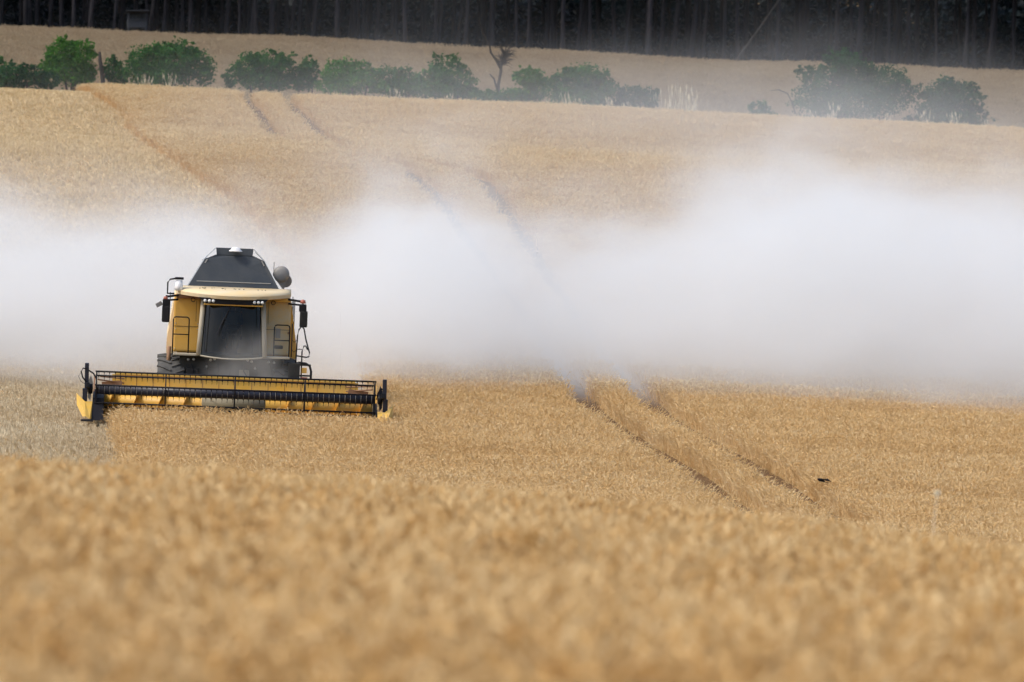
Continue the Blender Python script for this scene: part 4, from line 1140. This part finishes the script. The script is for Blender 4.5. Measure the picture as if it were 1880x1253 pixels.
# auger with spiral flighting, gap in the middle
ag = MB(); ag.tube([(-3.4, .78, .57), (3.4, .78, .57)], .17, 20)
au = part(ag, 'auger', 'auger_yellow', header)
for sx in (-1, 1):
    fl = MB(); turns = 4.2; nst = 110
    prev = None
    for k in range(nst+1):
        t = k/nst; a = sx*t*turns*2*math.pi; x = sx*(3.4 - t*2.55)
        ci, si = math.cos(a), math.sin(a)
        cur = [fl.bm.verts.new((x, .78+.165*ci, .57+.165*si)), fl.bm.verts.new((x, .78+.30*ci, .57+.30*si)), fl.bm.verts.new((x+.008, .78+.30*ci, .57+.30*si)), fl.bm.verts.new((x+.008, .78+.165*ci, .57+.165*si))]
        if prev:
            for q in range(3): fl.bm.faces.new((prev[q], prev[q+1], cur[q+1], cur[q]))
        prev = cur
    part(fl, 'auger_flight', 'auger_yellow', header)
mb = MB()
for k in range(12):
    a = k*2.4; x = -.7+k*.127
    mb.tube([(x, .78, .57), (x, .78+.33*math.cos(a), .57+.33*math.sin(a))], .009, 5)
part(mb, 'auger_fingers', 'steel', header)['kind'] = 'stuff'
part(MB().tube([(-.82, .78, .57), (.75, .78, .57)], .185, 20), 'auger_sleeve', 'dull_steel', header)
mb = MB(); mb.box((0, 1.222, .62), (1.55, .03, .36)); part(mb, 'feeder_opening', 'dark', header)
# cutter bar with fingers
mb = MB(); mb.box((0, .2, .2), (6.9, .1, .04))
for k in range(90):
    x = -3.4+k*6.8/89
    mb.prism([(x-.012, .21), (x+.012, .21), (x, .205)], 1, .02, .2)
part(mb, 'cutter_bar', 'steel', header)
# reel: centre tube, five spiders, six bats with tines
mb = MB(); mb.tube([(W0, 0, rc.z), (W1, 0, rc.z)], .118, 20)
rt = part(mb, 'reel_tube', 'blue_black', header)
mb = MB()
for k in range(52):
    x = W0+.07+k*(W1-W0-.14)/51
    mb.lathe([(.119, -.004), (.1225, -.003), (.1225, .003), (.119, .004)], (x, 0, rc.z), 0, 20)
tag(part(mb, 'reel_tube_bands', 'silver_paint', header), kind='stuff')
th0 = math.radians(76)
for b in range(6):
    a = th0 + b*math.pi/3
    y, z = -RR*math.cos(a), rc.z+RR*math.sin(a)
    mb = MB(); mb.tube([(W0-.03, y, z), (W1+.03, y, z)], .021, 8)
    for k in range(52):
        x = W0+.05+k*(W1-W0-.1)/51 + random.uniform(-.008, .008)
        L = .15 if b in (3, 4) else .12
        mb.tube([(x, y, z), (x+.004, y+.008, z-.05), (x, y+.035, z-L)], [.009, .006, .004], 4)
        mb.box((x, y, z-.02), (.026, .05, .045))
    part(mb, 'reel_bat', 'black', header)
for x in (W0, -1.72, -.02, 1.70, W1):
    mb = MB()
    for b in range(6):
        a = th0 + b*math.pi/3; y, z = -RR*math.cos(a), rc.z+RR*math.sin(a)
        mb.box((x, y/2, (rc.z+z)/2), (.03, .05, RR), (math.atan2(z-rc.z, y)-math.pi/2, 0, 0))
        a2 = a+math.pi/3; y2, z2 = -RR*math.cos(a2), rc.z+RR*math.sin(a2)
        mb.tube([(x, y, z), (x, y2, z2)], .016, 6)
    part(mb, 'reel_spider', 'black', header)
# reel arms, lift cylinders, hoses, dividers
for sx in (-1, 1):
    xa = sx*3.62
    mb = MB(); mb.box((xa, .35, .93), (.09, 1.9, .12), (-.12, 0, 0), bevel=.012); mb.lathe([(0, -.06), (.12, -.05), (.12, .05), (0, .06)], (sx*3.56, 0, rc.z), 0, 16); part(mb, 'reel_arm', 'black', header)
    zt_ = 1.55 if sx < 0 else 1.42
    mb = MB(); mb.box((sx*3.66, -.1, (zt_+.9)/2), (.10, .12, zt_-.9), (0, -.02, 0), bevel=.012); mb.box((sx*3.69, -.1, .72), (.12, .14, .42), bevel=.012)
    part(mb, 'lift_post', 'blue_black', header)
    mb = MB(); mb.tube([(sx*3.67, -.1, .55), (sx*3.66, -.1, .3)], .025, 8); part(mb, 'piston_rod', 'steel', header)
    mb = MB(); mb.sheet([(sx*3.56, .1, 1.25), (sx*3.50, .1, 1.05), (sx*3.56, .1, .62), (sx*3.62, .1, .7), (sx*3.62, .1, 1.1)], .05, (0, -1, 0)); part(mb, 'arm_bracket', 'silver_paint' if sx < 0 else 'blue_black', header)
mb = MB(); mb.tube([(-3.66, -.18, 1.42), (-3.76, -.18, 1.42), (-3.80, -.18, 1.34), (-3.76, -.18, 1.2), (-3.66, -.18, 1.08)], .018, 7)
mb.tube([(-3.62, -.18, 1.38), (-3.5, -.1, 1.30), (-3.42, .1, 1.15)], .018, 7); part(mb, 'hose', 'black', header)
mb = MB(); mb.tube([(-3.78, -.18, 1.36), (-3.86, -.18, 1.22), (-3.80, -.18, 1.10), (-3.70, -.18, 1.04)], .006, 5); part(mb, 'cable', 'dark', header)
mb = MB(); mb.tube([(3.63, -.05, 1.16), (3.56, -.05, 1.2), (3.5, .1, 1.05), (3.48, .1, .9)], .016, 7); part(mb, 'hose', 'black', header)
def divider(sx):
    mb = MB(); x = sx*3.62
    tip = Vector((x+sx*.0, -1.15, .24))
    # inner blade and outer flared wing, folded along a ridge
    i0, i1 = Vector((sx*3.50, -.25, .62)), Vector((sx*3.50, -.9, .22))
    rdg = Vector((sx*3.68, -.35, .62))
    mb.sheet([i0, rdg, tip+Vector((sx*.02, 0, .06)), tip+Vector((-sx*.08, 0, 0)), i1], .02, (0, 1, 0))
    w1, w2, w3 = Vector((sx*3.90, .05, .80)), Vector((sx*3.88, -.1, .52)), Vector((sx*3.72, -.8, .27))
    mb.sheet([rdg, w1, w2, w3, tip+Vector((sx*.02, 0, .06))], .02, (0, 1, -.1))
    return part(mb, 'divider', 'header_yellow', header)
divider(-1); divider(1)
mb = MB(); mb.prism([(-.95, .20), (.9, .20), (.9, .86), (-.1, .7)], 0, -3.50, -3.22); part(mb, 'end_shield', 'black', header)
mb = MB(); mb.prism([(-.95, .20), (.9, .20), (.9, .86), (-.1, .6)], 0, 3.44, 3.50); part(mb, 'end_shield', 'black', header)
MB().box((-3.60, -1.0, .20), (.3, .5, .03)).build('skid', M['black'], header)

# ------------------------------------------------------------------ small things
bp_ = at(1507, 882, 117)
mb = MB()
mb.lathe([(0, -.07), (.014, -.06), (.026, -.02), (.024, .02), (.010, .07), (0, .11)], (0, 0, 0), 0, 10)
bd = mb.build('bird', M['black'], None, tuple(bp_), (0, .35, .4))
bd.scale = (1.25, 1.25, 1.25)
tag(bd, 'small dark bird flying low over the grain right of the wheel tracks', 'bird')
for s in (-1, 1):
    mb = MB(); mb.sheet([(-.03, s*.015, .01), (.035, s*.015, .01), (.06, s*.10, .05), (.10, s*.19, .01), (.035, s*.12, .035)], .004, (0, 0, 1)); mb.build('wing', M['black'], bd)
mb = MB(); mb.sheet([(.08, -.012, 0), (.08, .012, 0), (.15, .03, 0), (.12, 0, 0), (.15, -.03, 0)], .003, (0, 0, 1)); mb.build('tail', M['black'], bd)

tp_ = at(1716, 906, 46.5); tgz = float(ground_z(tp_.x, 46.5))
th = empty('seed_head', (tp_.x+.02, 46.5, tgz)); tag(th, 'single pale seed head on a thin stem above the blurred grain', 'plant')
hh_ = tp_.z - tgz
MB().tube([(-.06, 0, -.05), (-.04, 0, hh_*.6), (0, 0, hh_)], [.005, .004, .003], 5).build('stem', M['seed_cream'], th)
mb = MB(); r_ = random.Random(2)
for k in range(60):
    d = Vector((r_.gauss(0, 1), r_.gauss(0, 1), r_.gauss(0, 1))).normalized()
    mb.tube([Vector((0, 0, hh_)), Vector((0, 0, hh_)) + d*.032], [.003, .0015], 3)
tag(mb.build('seed_ball', M['seed_cream'], th), kind='stuff')

# ------------------------------------------------------------------ dust raised by the harvester (real volumes)
def dust_mat(name, col, dens, aniso=0.0):
    m, nt, out = new_mat(name)
    v = N(nt, 'ShaderNodeVolumePrincipled')
    v.inputs['Color'].default_value = (*col, 1)
    v.inputs['Density'].default_value = dens
    v.inputs['Density Attribute'].default_value = 'density'
    v.inputs['Anisotropy'].default_value = aniso
    nt.links.new(v.outputs[0], out.inputs['Volume'])
    return m

class F:
    """tiny field-expression builder for geometry nodes"""
    def __init__(s, ng): s.ng = ng
    def m(s, op, a, b=None, c=None, clamp=False):
        n = s.ng.nodes.new('ShaderNodeMath'); n.operation = op; n.use_clamp = clamp
        for i, v in enumerate((a, b, c)):
            if v is None: continue
            if hasattr(v, 'is_output'): s.ng.links.new(v, n.inputs[i])
            else: n.inputs[i].default_value = v
        return n.outputs[0]
    def sm(s, v, a, b, lo=0.0, hi=1.0):
        n = s.ng.nodes.new('ShaderNodeMapRange'); n.interpolation_type = 'SMOOTHSTEP'
        for k, q in ((0, v), (1, a), (2, b), (3, lo), (4, hi)):
            if hasattr(q, 'is_output'): s.ng.links.new(q, n.inputs[k])
            else: n.inputs[k].default_value = q
        return n.outputs[0]
    def curve(s, v, pts):
        """piecewise smooth function through (x, y) points as a sum of smoothsteps"""
        out = pts[0][1]
        for (x0, y0), (x1, y1) in zip(pts[:-1], pts[1:]):
            if abs(y1-y0) < 1e-6: continue
            t = s.sm(v, x0, x1, 0.0, y1-y0)
            out = s.m('ADD', t, out)
        return out
    def noise(s, vec, scale, detail=4, rough=.55, stretch=None, off=(0, 0, 0)):
        n = s.ng.nodes.new('ShaderNodeTexNoise')
        mp = s.ng.nodes.new('ShaderNodeVectorMath'); mp.operation = 'MULTIPLY_ADD'
        s.ng.links.new(vec, mp.inputs[0]); mp.inputs[1].default_value = stretch or (1, 1, 1); mp.inputs[2].default_value = off
        s.ng.links.new(mp.outputs[0], n.inputs['Vector'])
        n.inputs['Scale'].default_value = scale; n.inputs['Detail'].default_value = detail; n.inputs['Roughness'].default_value = rough
        return n.outputs[0]

def volume(name, lo, hi, res, fn, mat, label):
    me = bpy.data.meshes.new(name)
    o = link(name, me); me.materials.append(mat)
    ng = bpy.data.node_groups.new(name+'_field', 'GeometryNodeTree')
    ng.interface.new_socket('Geometry', in_out='INPUT', socket_type='NodeSocketGeometry')
    ng.interface.new_socket('Geometry', in_out='OUTPUT', socket_type='NodeSocketGeometry')
    go = ng.nodes.new('NodeGroupOutput'); ng.nodes.new('NodeGroupInput')
    vc = ng.nodes.new('GeometryNodeVolumeCube')
    vc.inputs['Min'].default_value = lo; vc.inputs['Max'].default_value = hi
    for k, r in zip('XYZ', res): vc.inputs['Resolution '+k].default_value = r
    pos = ng.nodes.new('GeometryNodeInputPosition'); sp = ng.nodes.new('ShaderNodeSeparateXYZ')
    ng.links.new(pos.outputs[0], sp.inputs[0])
    d = fn(F(ng), pos.outputs[0], *sp.outputs[:3])
    ng.links.new(d, vc.inputs['Density'])
    smn = ng.nodes.new('GeometryNodeSetMaterial'); smn.inputs['Material'].default_value = mat
    ng.links.new(vc.outputs[0], smn.inputs[0]); ng.links.new(smn.outputs[0], go.inputs[0])
    md = o.modifiers.new('field', 'NODES'); md.node_group = ng
    tag(o, label, 'dust', kind='stuff')
    return o

def cloud(f, P_, x, y, z):
    # height above the sloping field
    g = f.m('SUBTRACT', f.m('MULTIPLY_ADD', y, 0.085, -(0.085*152) + (ZC-.72-.55)), f.m('MULTIPLY', x, 0.040))
    h = f.m('SUBTRACT', z, g)
    n1 = f.noise(P_, .2, 5, .6, (.75, .8, 1.3), (3.1, 0, 1.7))
    n2 = f.noise(P_, .09, 2, .5, (1, .6, 1), (9, 4, 2))
    top = f.curve(x, [(-30, 4.2), (-16, 4.5), (-10, 3.9), (-6.5, 3.6), (-4, 5.2), (-2, 5.2), (1, 4.6), (4, 5.1), (8, 6.2), (13, 5.9), (20, 5.9), (34, 5.4)])
    top = f.m('MULTIPLY_ADD', f.m('SUBTRACT', n1, .5), 6.5, top)
    top = f.m('MULTIPLY_ADD', f.m('SUBTRACT', n2, .5), 3.0, top)
    n3 = f.noise(P_, .5, 6, .62, (.7, .9, 1.25), (7.3, 2, 5.5))
    top = f.m('MULTIPLY_ADD', f.m('SUBTRACT', n3, .5), 4.2, top)
    up = f.m('SUBTRACT', top, h)
    core = f.sm(up, -0.6, 3.0)
    halo = f.m('MULTIPLY', f.sm(up, -4.6, 1.8, 0.0, .24), f.sm(n3, .38, .66, .05, 1.3))
    halo = f.m('MULTIPLY', halo, f.curve(x, [(-30, .3), (-9, .25), (-5, .7), (-1, .8), (2, .5), (5, .5), (8, .5), (13, .4), (34, .3)]))
    v = f.m('MAXIMUM', core, halo)
    y0 = f.curve(x, [(-30, 151), (-10, 152), (-4, 152), (2, 154.5), (6, 153), (16, 148), (34, 146)])
    yy = f.m('SUBTRACT', y, y0)
    yy = f.m('MULTIPLY_ADD', f.m('SUBTRACT', n3, .5), 7.0, yy)
    fr = f.sm(yy, -1.0, 11.0)
    bk = f.sm(y, 172, 184, 1, 0)
    sd_ = f.m('MULTIPLY', f.sm(x, -34, -26), f.sm(x, 26, 36, 1, 0))
    tex = f.m('MULTIPLY', f.sm(n1, .3, .66, .55, 1.2), f.sm(n3, .34, .62, .6, 1.25))
    d = f.m('MULTIPLY', f.m('MULTIPLY', v, fr), f.m('MULTIPLY', bk, f.m('MULTIPLY', sd_, tex)))
    side = f.curve(x, [(-34, 1.0), (-12, 1.0), (-6, .9), (-3, 1.35), (1, 1.2), (5, 1.0), (34, 1.0)])
    return f.m('MULTIPLY', d, side)
volume('dust_cloud', (-36, 140, -3.5), (38, 185, 14), (210, 100, 90), cloud, dust_mat('dust_cloud_air', (0.925, 0.945, 0.952), 0.18),
       'thick white dust cloud billowing behind and right of the harvester')

def veil(f, P_, x, y, z):
    n1 = f.noise(P_, .05, 5, .6, (1, .35, 1.0), (1.1, 0, 4.7))
    n2 = f.noise(P_, .02, 2, .5, (1, .5, 1), (5, 2, 8))
    g = f.curve(y, [(180, ZC+.8), (235, ZC+7.8), (290, ZC+12.8), (330, ZC+14), (430, ZC+23.4)])
    h = f.m('SUBTRACT', z, f.m('SUBTRACT', g, f.m('MULTIPLY', x, .048)))
    t = f.sm(h, 1.5, 5.0, 1, 0)
    t = f.m('MAXIMUM', t, f.m('MULTIPLY', f.sm(y, 290, 300), f.sm(h, 4, 12, 1, .2)))
    k = f.sm(n1, .34, .7)
    k = f.m('MULTIPLY', k, f.sm(n2, .35, .6, .3, 1))
    ang = f.m('DIVIDE', x, y)
    far_ = f.curve(ang, [(-.12, .0), (-.055, .04), (-.035, .5), (-.01, .65), (.015, .2), (.04, .26), (.065, .22), (.085, .06), (.12, .03)])
    near_ = f.curve(ang, [(-.12, .1), (-.07, .15), (-.045, .7), (.02, .9), (.06, 1.0), (.12, 1.0)])
    sw = f.sm(y, 288, 300)
    lat = f.m('ADD', f.m('MULTIPLY', far_, sw), f.m('MULTIPLY', near_, f.m('SUBTRACT', 1.0, sw)))
    ends = f.curve(y, [(182, 0), (200, 2.4), (275, 2.2), (300, .22), (400, .19), (429, 0)])
    return f.m('MULTIPLY', f.m('MULTIPLY', k, t), f.m('MULTIPLY', lat, ends))
volume('dust_veil', (-50, 180, -2), (55, 430, 44), (50, 90, 44), veil, dust_mat('dust_veil_air', (0.82, 0.86, 0.89), 0.011),
       'thin drifting dust over the hillside, bushes and forest edge')

def puff(f, P_, x, y, z):
    n1 = f.noise(P_, 1.1, 5, .6, (1, 1, .8), (2.2, 1, .3))
    cx = f.m('SUBTRACT', x, f.m('MULTIPLY_ADD', z, .18, -6.75))
    r2 = f.m('ADD', f.m('MULTIPLY', f.m('DIVIDE', cx, 1.5), f.m('DIVIDE', cx, 1.5)), f.m('POWER', f.m('DIVIDE', f.m('SUBTRACT', z, 1.05), 1.5), 2.0))
    r2 = f.m('ADD', r2, f.m('POWER', f.m('DIVIDE', f.m('SUBTRACT', y, 142.6), 1.3), 2.0))
    return f.m('MULTIPLY', f.sm(r2, .1, 1.0, 1, 0), f.sm(n1, .38, .66))
volume('dust_puff', (-9, 141.2, .2), (-4.4, 144.0, 4.0), (40, 26, 36), puff, dust_mat('dust_puff_air', (0.78, 0.77, 0.73), 0.32),
       'wisp of chaff dust rising between the reel and the cab glass')
